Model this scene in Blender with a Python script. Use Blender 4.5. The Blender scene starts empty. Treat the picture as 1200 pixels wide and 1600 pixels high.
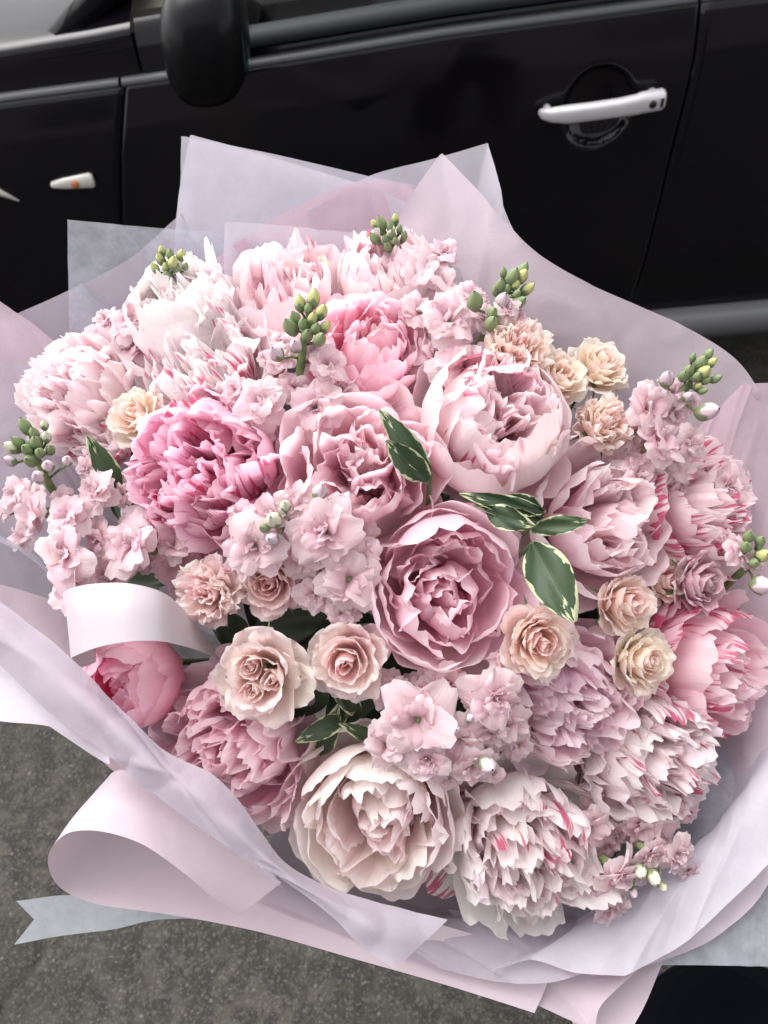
import bpy, math, random
import numpy as np
from mathutils import Vector, Matrix, Quaternion, noise as mnoise

# ------------------------------------------------------------------ camera, world, sun, exposure
sc = bpy.context.scene
COL = sc.collection
F = 1250.0                      # focal length in pixels of the 1200 x 1600 photograph
PITCH = math.radians(50); ROLL = math.radians(5.3)
CAM = Vector((0, 0, 1.55))
fwd = Vector((0, math.cos(PITCH), -math.sin(PITCH)))
up0 = Vector((0, math.sin(PITCH), math.cos(PITCH)))
RI = Vector((1, 0, 0)) * math.cos(ROLL) - up0 * math.sin(ROLL)
UP = Vector((1, 0, 0)) * math.sin(ROLL) + up0 * math.cos(ROLL)
cd = bpy.data.cameras.new('camera'); cam = bpy.data.objects.new('camera', cd); COL.objects.link(cam)
cam.matrix_world = Matrix((( RI.x, UP.x, -fwd.x, CAM.x), (RI.y, UP.y, -fwd.y, CAM.y), (RI.z, UP.z, -fwd.z, CAM.z), (0, 0, 0, 1)))
cd.sensor_fit = 'VERTICAL'; cd.sensor_height = 36; cd.lens = F / 1600 * 36
cd.clip_start = 0.02; cd.clip_end = 500
cd.dof.use_dof = True; cd.dof.focus_distance = 0.60; cd.dof.aperture_fstop = 10
sc.camera = cam

W = bpy.data.worlds.new('World'); sc.world = W; W.use_nodes = True
wn = W.node_tree; bg = wn.nodes['Background']
sky = wn.nodes.new('ShaderNodeTexSky'); sky.sky_type = 'NISHITA'; sky.sun_disc = False
SUN_EL = math.radians(62); SUN_AZ = math.radians(-50)
sky.sun_elevation = SUN_EL; sky.sun_rotation = SUN_AZ; sky.air_density = 1.0; sky.dust_density = 3.0
hs = wn.nodes.new('ShaderNodeHueSaturation'); hs.inputs['Saturation'].default_value = 0.10
wn.links.new(sky.outputs[0], hs.inputs['Color']); wn.links.new(hs.outputs[0], bg.inputs['Color'])
bg.inputs['Strength'].default_value = 0.15
sl = bpy.data.lights.new('sun', 'SUN'); sl.energy = 0.6; sl.angle = math.radians(45); sl.color = (1.0, 0.96, 0.92)
so = bpy.data.objects.new('sun', sl); COL.objects.link(so)
sd = Vector((math.sin(SUN_AZ) * math.cos(SUN_EL), math.cos(SUN_AZ) * math.cos(SUN_EL), math.sin(SUN_EL)))
so.rotation_euler = sd.to_track_quat('Z', 'Y').to_euler()
sc.view_settings.view_transform = 'Standard'; sc.view_settings.look = 'None'
sc.view_settings.gamma = 1.0; sc.view_settings.use_curve_mapping = False
sc.view_settings.exposure = 1.45
sc.render.engine = 'CYCLES'
sc.cycles.max_bounces = 14; sc.cycles.diffuse_bounces = 9; sc.cycles.transmission_bounces = 10; sc.cycles.transparent_max_bounces = 16

# ------------------------------------------------------------------ helpers
def P(px, py, d):
    return CAM + fwd * d + RI * ((px - 600) / F * d) + UP * ((800 - py) / F * d)
CARY = 1.62
def onplane(px, py, y=CARY):
    v = fwd + RI * ((px - 600) / F) + UP * ((800 - py) / F)
    t = (y - CAM.y) / v.y
    return CAM + v * t

def tag(o, label=None, cat=None, group=None, kind=None):
    if label: o['label'] = label
    if cat: o['category'] = cat
    if group: o['group'] = group
    if kind: o['kind'] = kind
    return o
def empty(name, loc=(0, 0, 0)):
    o = bpy.data.objects.new(name, None); COL.objects.link(o); o.location = loc
    o.empty_display_size = 0.02
    return o
def link(name, me, parent=None, mat=None):
    o = bpy.data.objects.new(name, me); COL.objects.link(o)
    if parent: o.parent = parent
    if mat and not me.materials: me.materials.append(mat)
    return o
_fc = {}
def grid_faces(nu, nv, wrap=False):
    k = (nu, nv, wrap)
    if k not in _fc:
        f = []
        for j in range(nv - 1):
            for i in range(nu if wrap else nu - 1):
                i2 = (i + 1) % nu
                f.append((j * nu + i, j * nu + i2, (j + 1) * nu + i2, (j + 1) * nu + i))
        _fc[k] = np.array(f, dtype=np.int32)
    return _fc[k]
def grid_mesh(name, pts, uv=None, mat=None, wrap=False):
    """pts: (nv, nu, 3)"""
    nv, nu = pts.shape[:2]
    fs = grid_faces(nu, nv, wrap)
    me = bpy.data.meshes.new(name)
    me.vertices.add(nu * nv); me.vertices.foreach_set('co', np.ascontiguousarray(pts, dtype=np.float32).ravel())
    me.loops.add(fs.size); me.loops.foreach_set('vertex_index', fs.ravel())
    me.polygons.add(len(fs)); me.polygons.foreach_set('loop_start', np.arange(0, fs.size, 4, dtype=np.int32))
    me.polygons.foreach_set('loop_total', np.full(len(fs), 4, dtype=np.int32))
    me.polygons.foreach_set('use_smooth', np.ones(len(fs), dtype=bool))
    if uv is None:
        uu, vv = np.meshgrid(np.linspace(0, 1, nu), np.linspace(0, 1, nv))
        uv = np.stack([uu, vv], -1)
    ul = me.uv_layers.new(name='UVMap')
    ul.data.foreach_set('uv', np.ascontiguousarray(uv.reshape(-1, 2)[fs.ravel()], dtype=np.float32).ravel())
    me.update(calc_edges=True)
    if mat: me.materials.append(mat)
    return me
class MB:
    def __init__(s): s.v = []; s.f = []
    def add(s, vs, fs):
        b = len(s.v); s.v += [tuple(v) for v in vs]; s.f += [tuple(i + b for i in f) for f in fs]
    def box(s, c, h, rot=None):
        c = Vector(c); q = []
        for x in (-1, 1):
            for y in (-1, 1):
                for z in (-1, 1):
                    p = Vector((x * h[0], y * h[1], z * h[2]))
                    if rot: p = rot @ p
                    q.append(c + p)
        s.add(q, [(0, 1, 3, 2), (4, 6, 7, 5), (0, 4, 5, 1), (2, 3, 7, 6), (0, 2, 6, 4), (1, 5, 7, 3)])
    def tube(s, pts, rad, n=7, cap=True):
        pts = [Vector(p) for p in pts]; m = len(pts); vs = []
        if not hasattr(rad, '__len__'): rad = [rad] * m
        a = None
        for i, p in enumerate(pts):
            t = (pts[min(i + 1, m - 1)] - pts[max(i - 1, 0)]).normalized()
            if a is None:
                a = t.orthogonal().normalized()
            a = (a - t * a.dot(t)).normalized(); b = t.cross(a)
            for k in range(n):
                w = 2 * math.pi * k / n
                vs.append(p + (a * math.cos(w) + b * math.sin(w)) * rad[i])
        fs = [(i * n + k, i * n + (k + 1) % n, (i + 1) * n + (k + 1) % n, (i + 1) * n + k) for i in range(m - 1) for k in range(n)]
        if cap: fs += [tuple(range(n - 1, -1, -1)), tuple(range((m - 1) * n, m * n))]
        s.add(vs, fs)
    def build(s, name, mat, parent=None, smooth=True):
        me = bpy.data.meshes.new(name); me.from_pydata(s.v, [], s.f)
        if smooth: me.polygons.foreach_set('use_smooth', [True] * len(me.polygons))
        me.update(); return link(name, me, parent, mat)
def catmull(pts, n):
    """smooth curve through pts, parameterised by index; a 4th element 1 marks a sharp corner"""
    P_ = [np.array(p[:3], float) for p in pts]; c = [len(p) > 3 and p[3] for p in pts]
    m = len(P_); out = np.zeros((n, 3))
    for k in range(n):
        x = k / (n - 1) * (m - 1); i = min(int(x), m - 2); t = x - i
        p1, p2 = P_[i], P_[i + 1]
        p0 = P_[i - 1] if i > 0 and not c[i] else 2 * p1 - p2
        p3 = P_[i + 2] if i + 2 < m and not c[i + 1] else 2 * p2 - p1
        out[k] = .5 * ((2 * p1) + (-p0 + p2) * t + (2 * p0 - 5 * p1 + 4 * p2 - p3) * t * t + (-p0 + 3 * p1 - 3 * p2 + p3) * t ** 3)
    return out
def sst(a, b, x):
    t = np.clip((x - a) / (b - a), 0, 1); return t * t * (3 - 2 * t)

# ------------------------------------------------------------------ materials
def mat(name):
    m = bpy.data.materials.new(name); m.use_nodes = True
    return m, m.node_tree, m.node_tree.nodes['Principled BSDF']
def simple(name, col, rough=.5, metal=0, coat=0, spec=.5, bump=None):
    m, nt, b = mat(name)
    b.inputs['Base Color'].default_value = (*col, 1); b.inputs['Roughness'].default_value = rough
    b.inputs['Metallic'].default_value = metal; b.inputs['Coat Weight'].default_value = coat
    b.inputs['Coat Roughness'].default_value = .04
    b.inputs['Specular IOR Level'].default_value = spec
    if bump:
        n = nt.nodes.new('ShaderNodeTexNoise'); n.inputs['Scale'].default_value = bump[0]; n.inputs['Detail'].default_value = 6
        tc = nt.nodes.new('ShaderNodeTexCoord'); nt.links.new(tc.outputs['Object'], n.inputs['Vector'])
        bp = nt.nodes.new('ShaderNodeBump'); bp.inputs['Strength'].default_value = bump[1]; bp.inputs['Distance'].default_value = bump[2]
        nt.links.new(n.outputs[0], bp.inputs['Height']); nt.links.new(bp.outputs[0], b.inputs['Normal'])
    return m
def mixrgb(nt, fac, a, b, mode='MIX'):
    n = nt.nodes.new('ShaderNodeMix'); n.data_type = 'RGBA'; n.blend_type = mode
    for s, v in (('Factor', fac),):
        if isinstance(v, (int, float)): n.inputs[0].default_value = v
        else: nt.links.new(v, n.inputs[0])
    for idx, v in ((6, a), (7, b)):
        if isinstance(v, tuple): n.inputs[idx].default_value = (*v, 1)
        else: nt.links.new(v, n.inputs[idx])
    return n.outputs[2]
def math_(nt, op, a, b=None, clamp=False):
    n = nt.nodes.new('ShaderNodeMath'); n.operation = op; n.use_clamp = clamp
    for i, v in enumerate((a, b)):
        if v is None: continue
        if isinstance(v, (int, float)): n.inputs[i].default_value = v
        else: nt.links.new(v, n.inputs[i])
    return n.outputs[0]
def maprange(nt, x, a, b, c=0, d=1, smooth=True):
    n = nt.nodes.new('ShaderNodeMapRange'); n.interpolation_type = 'SMOOTHSTEP' if smooth else 'LINEAR'
    nt.links.new(x, n.inputs[0])
    for i, v in enumerate((a, b, c, d)): n.inputs[i + 1].default_value = v
    return n.outputs[0]

def petal_material():
    m, nt, b = mat('petal')
    N, L = nt.nodes, nt.links
    oi = N.new('ShaderNodeObjectInfo'); uv = N.new('ShaderNodeUVMap'); uv.uv_map = 'UVMap'
    sep = N.new('ShaderNodeSeparateXYZ'); L.new(uv.outputs[0], sep.inputs[0])
    u, v = sep.outputs[0], sep.outputs[1]
    # deeper tone at the petal's base, paler at its rim
    deep = N.new('ShaderNodeGamma'); deep.inputs[1].default_value = 1.22; L.new(oi.outputs['Color'], deep.inputs[0])
    c1 = mixrgb(nt, maprange(nt, v, .15, .8), deep.outputs[0], oi.outputs['Color'])
    c2 = mixrgb(nt, maprange(nt, v, .72, 1.0, 0, .38), c1, (.93, .87, .88))
    # veins running along the petal
    mp = N.new('ShaderNodeMapping'); mp.inputs['Scale'].default_value = (24, 1.6, 1); L.new(uv.outputs[0], mp.inputs[0])
    off = N.new('ShaderNodeCombineXYZ'); L.new(math_(nt, 'MULTIPLY', oi.outputs['Random'], 90), off.inputs[0]); L.new(math_(nt, 'MULTIPLY', oi.outputs['Random'], 37), off.inputs[1])
    L.new(off.outputs[0], mp.inputs['Location'])
    vn = N.new('ShaderNodeTexNoise'); vn.inputs['Scale'].default_value = 1; vn.inputs['Detail'].default_value = 3; L.new(mp.outputs[0], vn.inputs['Vector'])
    c3 = mixrgb(nt, maprange(nt, vn.outputs[0], 0.5, .75, 0, .15), c2, deep.outputs[0])
    # crimson flames, only where the flower has them (object colour alpha)
    mp2 = N.new('ShaderNodeMapping'); mp2.inputs['Scale'].default_value = (12, .8, 1); L.new(uv.outputs[0], mp2.inputs[0]); L.new(off.outputs[0], mp2.inputs['Location'])
    sn = N.new('ShaderNodeTexNoise'); sn.inputs['Scale'].default_value = 1.3; sn.inputs['Detail'].default_value = 2; sn.inputs['Distortion'].default_value = .3; L.new(mp2.outputs[0], sn.inputs['Vector'])
    mp3 = N.new('ShaderNodeMapping'); mp3.inputs['Scale'].default_value = (1.4, 1.4, 1); L.new(uv.outputs[0], mp3.inputs[0]); L.new(off.outputs[0], mp3.inputs['Location'])
    pn = N.new('ShaderNodeTexNoise'); pn.inputs['Scale'].default_value = 1.2; L.new(mp3.outputs[0], pn.inputs['Vector'])
    alpha = math_(nt, 'SUBTRACT', 1.0, oi.outputs['Alpha'])
    thr = math_(nt, 'ADD', math_(nt, 'MULTIPLY', sn.outputs[0], .6), math_(nt, 'MULTIPLY', pn.outputs[0], .55))
    thr = math_(nt, 'ADD', thr, math_(nt, 'MULTIPLY', alpha, .26))
    st = math_(nt, 'MULTIPLY', maprange(nt, thr, .72, .80), maprange(nt, alpha, .02, .3))
    c4 = mixrgb(nt, math_(nt, 'MULTIPLY', st, .85), c3, (.60, .035, .15))
    L.new(c4, b.inputs['Base Color']); b.inputs['Roughness'].default_value = .55
    b.inputs['Specular IOR Level'].default_value = .28
    b.inputs['Sheen Weight'].default_value = .12; b.inputs['Sheen Roughness'].default_value = .4
    tl = N.new('ShaderNodeBsdfTranslucent'); L.new(c4, tl.inputs[0])
    bn = N.new('ShaderNodeTexNoise'); bn.inputs['Scale'].default_value = 1.0; bn.inputs['Detail'].default_value = 4; L.new(mp.outputs[0], bn.inputs['Vector'])
    bp = N.new('ShaderNodeBump'); bp.inputs['Strength'].default_value = .5; bp.inputs['Distance'].default_value = .0012; L.new(bn.outputs[0], bp.inputs['Height'])
    L.new(bp.outputs[0], b.inputs['Normal']); L.new(bp.outputs[0], tl.inputs['Normal'])
    mx = N.new('ShaderNodeMixShader'); mx.inputs[0].default_value = .55
    L.new(b.outputs[0], mx.inputs[1]); L.new(tl.outputs[0], mx.inputs[2])
    L.new(mx.outputs[0], N['Material Output'].inputs[0])
    return m
M_PETAL = petal_material()

def green_material(name, cream=False, col=None):
    m, nt, b = mat(name); N, L = nt.nodes, nt.links
    oi = N.new('ShaderNodeObjectInfo'); uv = N.new('ShaderNodeUVMap'); uv.uv_map = 'UVMap'
    sep = N.new('ShaderNodeSeparateXYZ'); L.new(uv.outputs[0], sep.inputs[0])
    tc = N.new('ShaderNodeTexCoord')
    n1 = N.new('ShaderNodeTexNoise'); n1.inputs['Scale'].default_value = 90; n1.inputs['Detail'].default_value = 4; L.new(tc.outputs['Object'], n1.inputs['Vector'])
    base = mixrgb(nt, maprange(nt, n1.outputs[0], .35, .65, 0, .5), oi.outputs['Color'], (.05, .08, .035), 'MIX')
    if cream:
        au = math_(nt, 'ABSOLUTE', math_(nt, 'SUBTRACT', sep.outputs[0], .5))
        edge = math_(nt, 'MAXIMUM', math_(nt, 'MULTIPLY', au, 2), math_(nt, 'MULTIPLY', sep.outputs[1], .93))
        n2 = N.new('ShaderNodeTexNoise'); n2.inputs['Scale'].default_value = 6; n2.inputs['Detail'].default_value = 3; L.new(uv.outputs[0], n2.inputs['Vector'])
        e = math_(nt, 'ADD', edge, math_(nt, 'MULTIPLY', math_(nt, 'SUBTRACT', n2.outputs[0], .5), 1.5))
        base = mixrgb(nt, maprange(nt, e, .87, .92), base, (.50, .52, .32))
        vein = maprange(nt, au, .0, .025, .5, 0)
        base = mixrgb(nt, vein, base, (.09, .14, .06))
    L.new(base, b.inputs['Base Color']); b.inputs['Roughness'].default_value = .5; b.inputs['Specular IOR Level'].default_value = .4
    tl = N.new('ShaderNodeBsdfTranslucent'); L.new(base, tl.inputs[0])
    mx = N.new('ShaderNodeMixShader'); mx.inputs[0].default_value = .15
    bp = N.new('ShaderNodeBump'); bp.inputs['Strength'].default_value = .3; bp.inputs['Distance'].default_value = .001
    L.new(n1.outputs[0], bp.inputs['Height']); L.new(bp.outputs[0], b.inputs['Normal'])
    L.new(b.outputs[0], mx.inputs[1]); L.new(tl.outputs[0], mx.inputs[2]); L.new(mx.outputs[0], N['Material Output'].inputs[0])
    return m
M_GREEN = green_material('green_stem_and_leaf'); M_VAR = green_material('cream_edged_leaf', True)
def bud_material():
    m, nt, b = mat('bud'); N, L = nt.nodes, nt.links
    oi = N.new('ShaderNodeObjectInfo'); uv = N.new('ShaderNodeUVMap'); uv.uv_map = 'UVMap'
    sep = N.new('ShaderNodeSeparateXYZ'); L.new(uv.outputs[0], sep.inputs[0])
    w = math_(nt, 'SINE', math_(nt, 'MULTIPLY', sep.outputs[0], 25.1))
    e = math_(nt, 'ADD', sep.outputs[1], math_(nt, 'MULTIPLY', w, .10))
    c = mixrgb(nt, maprange(nt, e, .50, .66), (.17, .22, .11), oi.outputs['Color'])
    c = mixrgb(nt, maprange(nt, w, .5, 1, 0, .3), c, (.28, .34, .18))
    L.new(c, b.inputs['Base Color']); b.inputs['Roughness'].default_value = .6
    return m
M_BUD = bud_material()

def paper_material(name, col, transp, rough=.55, fibre=.06, transl=.35):
    m, nt, b = mat(name); N, L = nt.nodes, nt.links
    tc = N.new('ShaderNodeTexCoord')
    n1 = N.new('ShaderNodeTexNoise'); n1.inputs['Scale'].default_value = 55; n1.inputs['Detail'].default_value = 8; n1.inputs['Roughness'].default_value = .65; L.new(tc.outputs['Object'], n1.inputs['Vector'])
    n2 = N.new('ShaderNodeTexNoise'); n2.inputs['Scale'].default_value = 600; n2.inputs['Detail'].default_value = 3; L.new(tc.outputs['Object'], n2.inputs['Vector'])
    c = mixrgb(nt, maprange(nt, n1.outputs[0], .35, .7, 0, fibre * 2), col, tuple(x * .82 for x in col))
    L.new(c, b.inputs['Base Color']); b.inputs['Roughness'].default_value = rough; b.inputs['Specular IOR Level'].default_value = .3
    bp = N.new('ShaderNodeBump'); bp.inputs['Strength'].default_value = .25; bp.inputs['Distance'].default_value = .0008
    L.new(n2.outputs[0], bp.inputs['Height']); 
    bp2 = N.new('ShaderNodeBump'); bp2.inputs['Strength'].default_value = .25; bp2.inputs['Distance'].default_value = .006
    n3 = N.new('ShaderNodeTexNoise'); n3.inputs['Scale'].default_value = 20; n3.inputs['Detail'].default_value = 5; n3.inputs['Distortion'].default_value = .8; L.new(tc.outputs['Object'], n3.inputs['Vector'])
    L.new(n3.outputs[0], bp2.inputs['Height']); L.new(bp.outputs[0], bp2.inputs['Normal']); L.new(bp2.outputs[0], b.inputs['Normal'])
    tl = N.new('ShaderNodeBsdfTranslucent'); L.new(c, tl.inputs[0]); L.new(bp2.outputs[0], tl.inputs['Normal'])
    mx = N.new('ShaderNodeMixShader'); mx.inputs[0].default_value = transl
    L.new(b.outputs[0], mx.inputs[1]); L.new(tl.outputs[0], mx.inputs[2])
    tr = N.new('ShaderNodeBsdfTransparent'); tr.inputs[0].default_value = (*[min(1, .6 + .4 * x) for x in col], 1)
    m2 = N.new('ShaderNodeMixShader'); L.new(maprange(nt, n1.outputs[0], .3, .7, max(0, transp - fibre), transp + fibre), m2.inputs[0])
    if transp <= 0: m2.inputs[0].default_value = 0; nt.links.remove(m2.inputs[0].links[0])
    L.new(mx.outputs[0], m2.inputs[1]); L.new(tr.outputs[0], m2.inputs[2]); L.new(m2.outputs[0], N['Material Output'].inputs[0])
    return m
M_FILM = paper_material('white_frosted_film', (.73, .69, .76), .22, fibre=.03)
M_GREY = paper_material('grey_frosted_film', (.62, .63, .70), .42, fibre=.10)
M_LILAC = paper_material('lilac_tissue', (.57, .505, .575), .16, fibre=.03)
M_PINKF = paper_material('pink_frosted_film', (.72, .56, .63), .16, fibre=.03)
M_LILACD = paper_material('dense_lilac_tissue', (.65, .56, .61), .06, fibre=.02)
M_PINK = paper_material('pink_matte_paper', (.58, .48, .525), 0, rough=.6, transl=.15)
M_TAIL = paper_material('grey_ribbon_tail', (.55, .58, .62), .25)
m, nt, b = mat('satin'); M_SATIN = m
b.inputs['Base Color'].default_value = (.45, .385, .41, 1); b.inputs['Roughness'].default_value = .42; b.inputs['Sheen Weight'].default_value = .3
b.inputs['Anisotropic'].default_value = .6; b.inputs['Specular IOR Level'].default_value = .6

def paint_material():
    m, nt, b = mat('black_car_paint'); N, L = nt.nodes, nt.links
    tc = N.new('ShaderNodeTexCoord')
    n = N.new('ShaderNodeTexNoise'); n.inputs['Scale'].default_value = 3.5; n.inputs['Detail'].default_value = 6; L.new(tc.outputs['Object'], n.inputs['Vector'])
    L.new(maprange(nt, n.outputs[0], .35, .7, .06, .2), b.inputs['Roughness'])
    L.new(mixrgb(nt, maprange(nt, n.outputs[0], .4, .75, 0, .5), (.004, .0034, .0055), (.010, .0085, .009)), b.inputs['Base Color'])
    b.inputs['Specular IOR Level'].default_value = .28
    return m
M_PAINT = paint_material()
M_PLASTIC = simple('black_plastic', (.018, .018, .02), .45)
M_TRIM = simple('grey_rubber_moulding', (.022, .026, .03), .55, spec=.3)
M_CREASE = simple('crease_sheen_grey', (.045, .047, .053), .45, metal=.1)  # body crease, coloured greyer than the paint for its sky highlight
M_SILVER = simple('silver_painted_handle', (.62, .60, .63), .28, metal=.25, coat=.4)
M_SKIRT = simple('dark_grey_sill_plastic', (.15, .15, .158), .38)
M_RUBBER = simple('tyre_rubber', (.015, .015, .015), .8, bump=(80, .4, .004))
M_ALLOY = simple('alloy_rim', (.3, .3, .32), .35, metal=.8)
M_SEAT = simple('car_seat_cloth', (.035, .033, .035), .9)
M_BEIGE = simple('beige_dashboard', (.32, .30, .24), .8)
M_HOLE = simple('keyhole_black', (.01, .01, .01), .6)
M_LENS = simple('clear_indicator_lens', (.62, .60, .56), .2, coat=.6)
M_AMBER = simple('amber_bulb', (.65, .22, .10), .35)
M_TROUSER = simple('black_trouser_cloth', (.0025, .003, .006), .95, spec=.08, bump=(300, .4, .001))
M_SHOE = simple('black_shoe_leather', (.012, .012, .012), .4)
m, nt, b = mat('window_glass'); M_GLASS = m
fr = nt.nodes.new('ShaderNodeFresnel'); fr.inputs[0].default_value = 1.5
tr = nt.nodes.new('ShaderNodeBsdfTransparent'); tr.inputs[0].default_value = (.30, .33, .33, 1)
gl = nt.nodes.new('ShaderNodeBsdfGlossy'); gl.inputs['Roughness'].default_value = .02; gl.inputs[0].default_value = (.9, .9, .9, 1)
mx = nt.nodes.new('ShaderNodeMixShader'); nt.links.new(fr.outputs[0], mx.inputs[0]); nt.links.new(tr.outputs[0], mx.inputs[1]); nt.links.new(gl.outputs[0], mx.inputs[2])
nt.links.new(mx.outputs[0], nt.nodes['Material Output'].inputs[0])
def asphalt():
    m, nt, b = mat('asphalt'); N, L = nt.nodes, nt.links
    tc = N.new('ShaderNodeTexCoord'); o = tc.outputs['Object']
    def noi(s, d, r=.5):
        n = N.new('ShaderNodeTexNoise'); n.inputs['Scale'].default_value = s; n.inputs['Detail'].default_value = d; n.inputs['Roughness'].default_value = r
        L.new(o, n.inputs['Vector']); return n.outputs[0]
    big, mid, fine = noi(3.2, 4), noi(22, 6, .65), noi(160, 4, .6)
    c = mixrgb(nt, maprange(nt, big, .35, .65), (.032, .029, .0235), (.054, .048, .039))
    c = mixrgb(nt, maprange(nt, mid, .42, .55), c, (.020, .018, .015))
    c = mixrgb(nt, maprange(nt, fine, .55, .72, 0, .55), c, (.17, .16, .14))
    vo = N.new('ShaderNodeTexVoronoi'); vo.inputs['Scale'].default_value = 95; L.new(o, vo.inputs['Vector'])
    sp = N.new('ShaderNodeSeparateXYZ'); L.new(vo.outputs['Color'], sp.inputs[0])
    st = math_(nt, 'MULTIPLY', maprange(nt, vo.outputs['Distance'], .35, .25), maprange(nt, sp.outputs[0], .88, .95))
    c = mixrgb(nt, math_(nt, 'MULTIPLY', st, .75), c, mixrgb(nt, sp.outputs[1], (.10, .094, .085), (.17, .16, .145)))
    v2 = N.new('ShaderNodeTexVoronoi'); v2.inputs['Scale'].default_value = 190; L.new(o, v2.inputs['Vector'])
    s2 = N.new('ShaderNodeSeparateXYZ'); L.new(v2.outputs['Color'], s2.inputs[0])
    c = mixrgb(nt, math_(nt, 'MULTIPLY', maprange(nt, v2.outputs['Distance'], .55, .3), .45), c, mixrgb(nt, s2.outputs[0], (.014, .013, .011), (.12, .11, .095)))
    L.new(c, b.inputs['Base Color']); b.inputs['Roughness'].default_value = .85
    h = math_(nt, 'ADD', math_(nt, 'MULTIPLY', mid, 1.0), math_(nt, 'ADD', math_(nt, 'MULTIPLY', fine, .6), math_(nt, 'MULTIPLY', st, .3)))
    bp = N.new('ShaderNodeBump'); bp.inputs['Strength'].default_value = .9; bp.inputs['Distance'].default_value = .006
    L.new(h, bp.inputs['Height']); L.new(bp.outputs[0], b.inputs['Normal'])
    return m
M_ASPH = asphalt()

# ------------------------------------------------------------------ ground
g = MB(); g.add([(-150, -150, -.012), (150, -150, -.012), (150, 150, -.012), (-150, 150, -.012)], [(0, 1, 2, 3)])
tag(g.build('road', M_ASPH, None, False), 'dark worn asphalt road under the car and the bouquet', kind='structure')
nx, ny = 230, 200
X, Y = np.meshgrid(np.linspace(-1.3, 1.3, nx), np.linspace(-.9, 1.3, ny))
Z = np.zeros_like(X)
for j in range(ny):
    for i in range(nx):
        x, y = X[j, i], Y[j, i]
        h = .006 * mnoise.noise((x * 9, y * 9, 1)) + .0045 * mnoise.noise((x * 34, y * 34, 5)) + .003 * mnoise.noise((x * 80, y * 80, 9))
        Z[j, i] = h
# an open joint between two asphalt patches, lower left of the picture
pa, pb_ = Vector((-.75, .15)), Vector((-.60, .57))
t = (Y - pa.y) / (pb_.y - pa.y); jx = pa.x + (pb_.x - pa.x) * t + .02 * np.sin(Y * 17) + .008 * np.sin(Y * 61)
Z -= .012 * np.exp(-((X - jx) / .008) ** 2)
edge = np.minimum(np.minimum(X + 1.3, 1.3 - X), np.minimum(Y + .9, 1.3 - Y)); Z = np.where(edge < .02, -.016, Z - .0)
o = link('road_surface', grid_mesh('road_surface', np.stack([X, Y, Z], -1), mat=M_ASPH)); tag(o, 'rough patched asphalt in the lower left corner, beneath the wrapped bouquet', kind='structure')
# loose aggregate
rg = random.Random(4); st = MB(); M_STONE = simple('pale_grit', (.060, .055, .046), .9)
for k in range(7000):
    x, y = rg.uniform(-1.1, .9), rg.uniform(-.5, 1.2); r = rg.choice((.002, .002, .003, .003, .004, .006))
    h = .006 * mnoise.noise((x * 9, y * 9, 1)) + .0045 * mnoise.noise((x * 34, y * 34, 5))
    a = rg.random() * 3; vs = []
    for zz, rr in ((-.4, 1), (.08, .85), (.18, .45)):
        for q in range(5):
            w = a + q * 1.2566 + rg.uniform(-.2, .2); R_ = r * rr * rg.uniform(.7, 1.1)
            vs.append((x + math.cos(w) * R_ * 1.2, y + math.sin(w) * R_, h + zz * r))
    fs = [(i * 5 + q, i * 5 + (q + 1) % 5, (i + 1) * 5 + (q + 1) % 5, (i + 1) * 5 + q) for i in range(2) for q in range(5)] + [(10, 11, 12, 13, 14)]
    st.add(vs, fs)
tag(st.build('grit', M_STONE, None, False), 'small pale stones set in the worn asphalt', kind='stuff')

# ------------------------------------------------------------------ car
car = empty('car', (.2, CARY + .85, 0))
tag(car, 'glossy black parked car with silver door handle behind the bouquet', 'car')
def cl(name, me_or_mb, m=None, smooth=True, parent=car):
    o = me_or_mb.build(name, m, None, smooth) if isinstance(me_or_mb, MB) else link(name, me_or_mb, None, m)
    o.parent = parent; bpy.context.view_layer.update() if False else None
    base = Vector((0, 0, 0)); q = parent
    while q: base += q.location; q = q.parent
    o.matrix_parent_inverse = Matrix.Translation(-base) if parent else Matrix()
    return o
def lin(pts, x):
    return np.interp(x, [p[0] for p in pts], [p[1] for p in pts])
def pxl(lst, y=CARY): return [(onplane(a, b, y).x, onplane(a, b, y).z) for a, b in lst]
crease = sorted(pxl([(-150, 192), (0, 166), (190, 141), (300, 126), (400, 111), (700, 62), (1000, 22), (1100, 8), (1250, -10)]))
crease = [(-2.2, crease[0][1] - .02)] + crease + [(2.5, crease[-1][1] + .03)]
sillt = sorted(pxl([(700, 520), (1030, 490), (1200, 474)])); zs = sillt[1][1]
seamL = sorted([(p[1], p[0]) for p in pxl([(190, 350), (188, 240), (192, 150), (206, 40), (215, -40)])])
seamR = sorted([(p[1], p[0]) for p in pxl([(993, 480), (1020, 360), (1050, 235), (1088, 90), (1104, 0), (1110, -50)])])
seamL = [(0.2, seamL[0][1] + .02)] + seamL; seamR = [(.2, seamR[0][1] - .04)] + seamR
ZB = zs - .005
HC = onplane(936, 170)
def side_y(x, z, zc):
    """body side: slight bulge low down, near vertical, a small shoulder ledge at the crease"""
    t = (z - ZB) / (zc - ZB)
    y = CARY + .012 * (t - .55) ** 2 * 4 - .0
    y = y + .014 * np.exp(-((t - 0.05) / .12) ** 2) + .02 * max(0, (t - .72) / .28) ** 2
    return y
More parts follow.
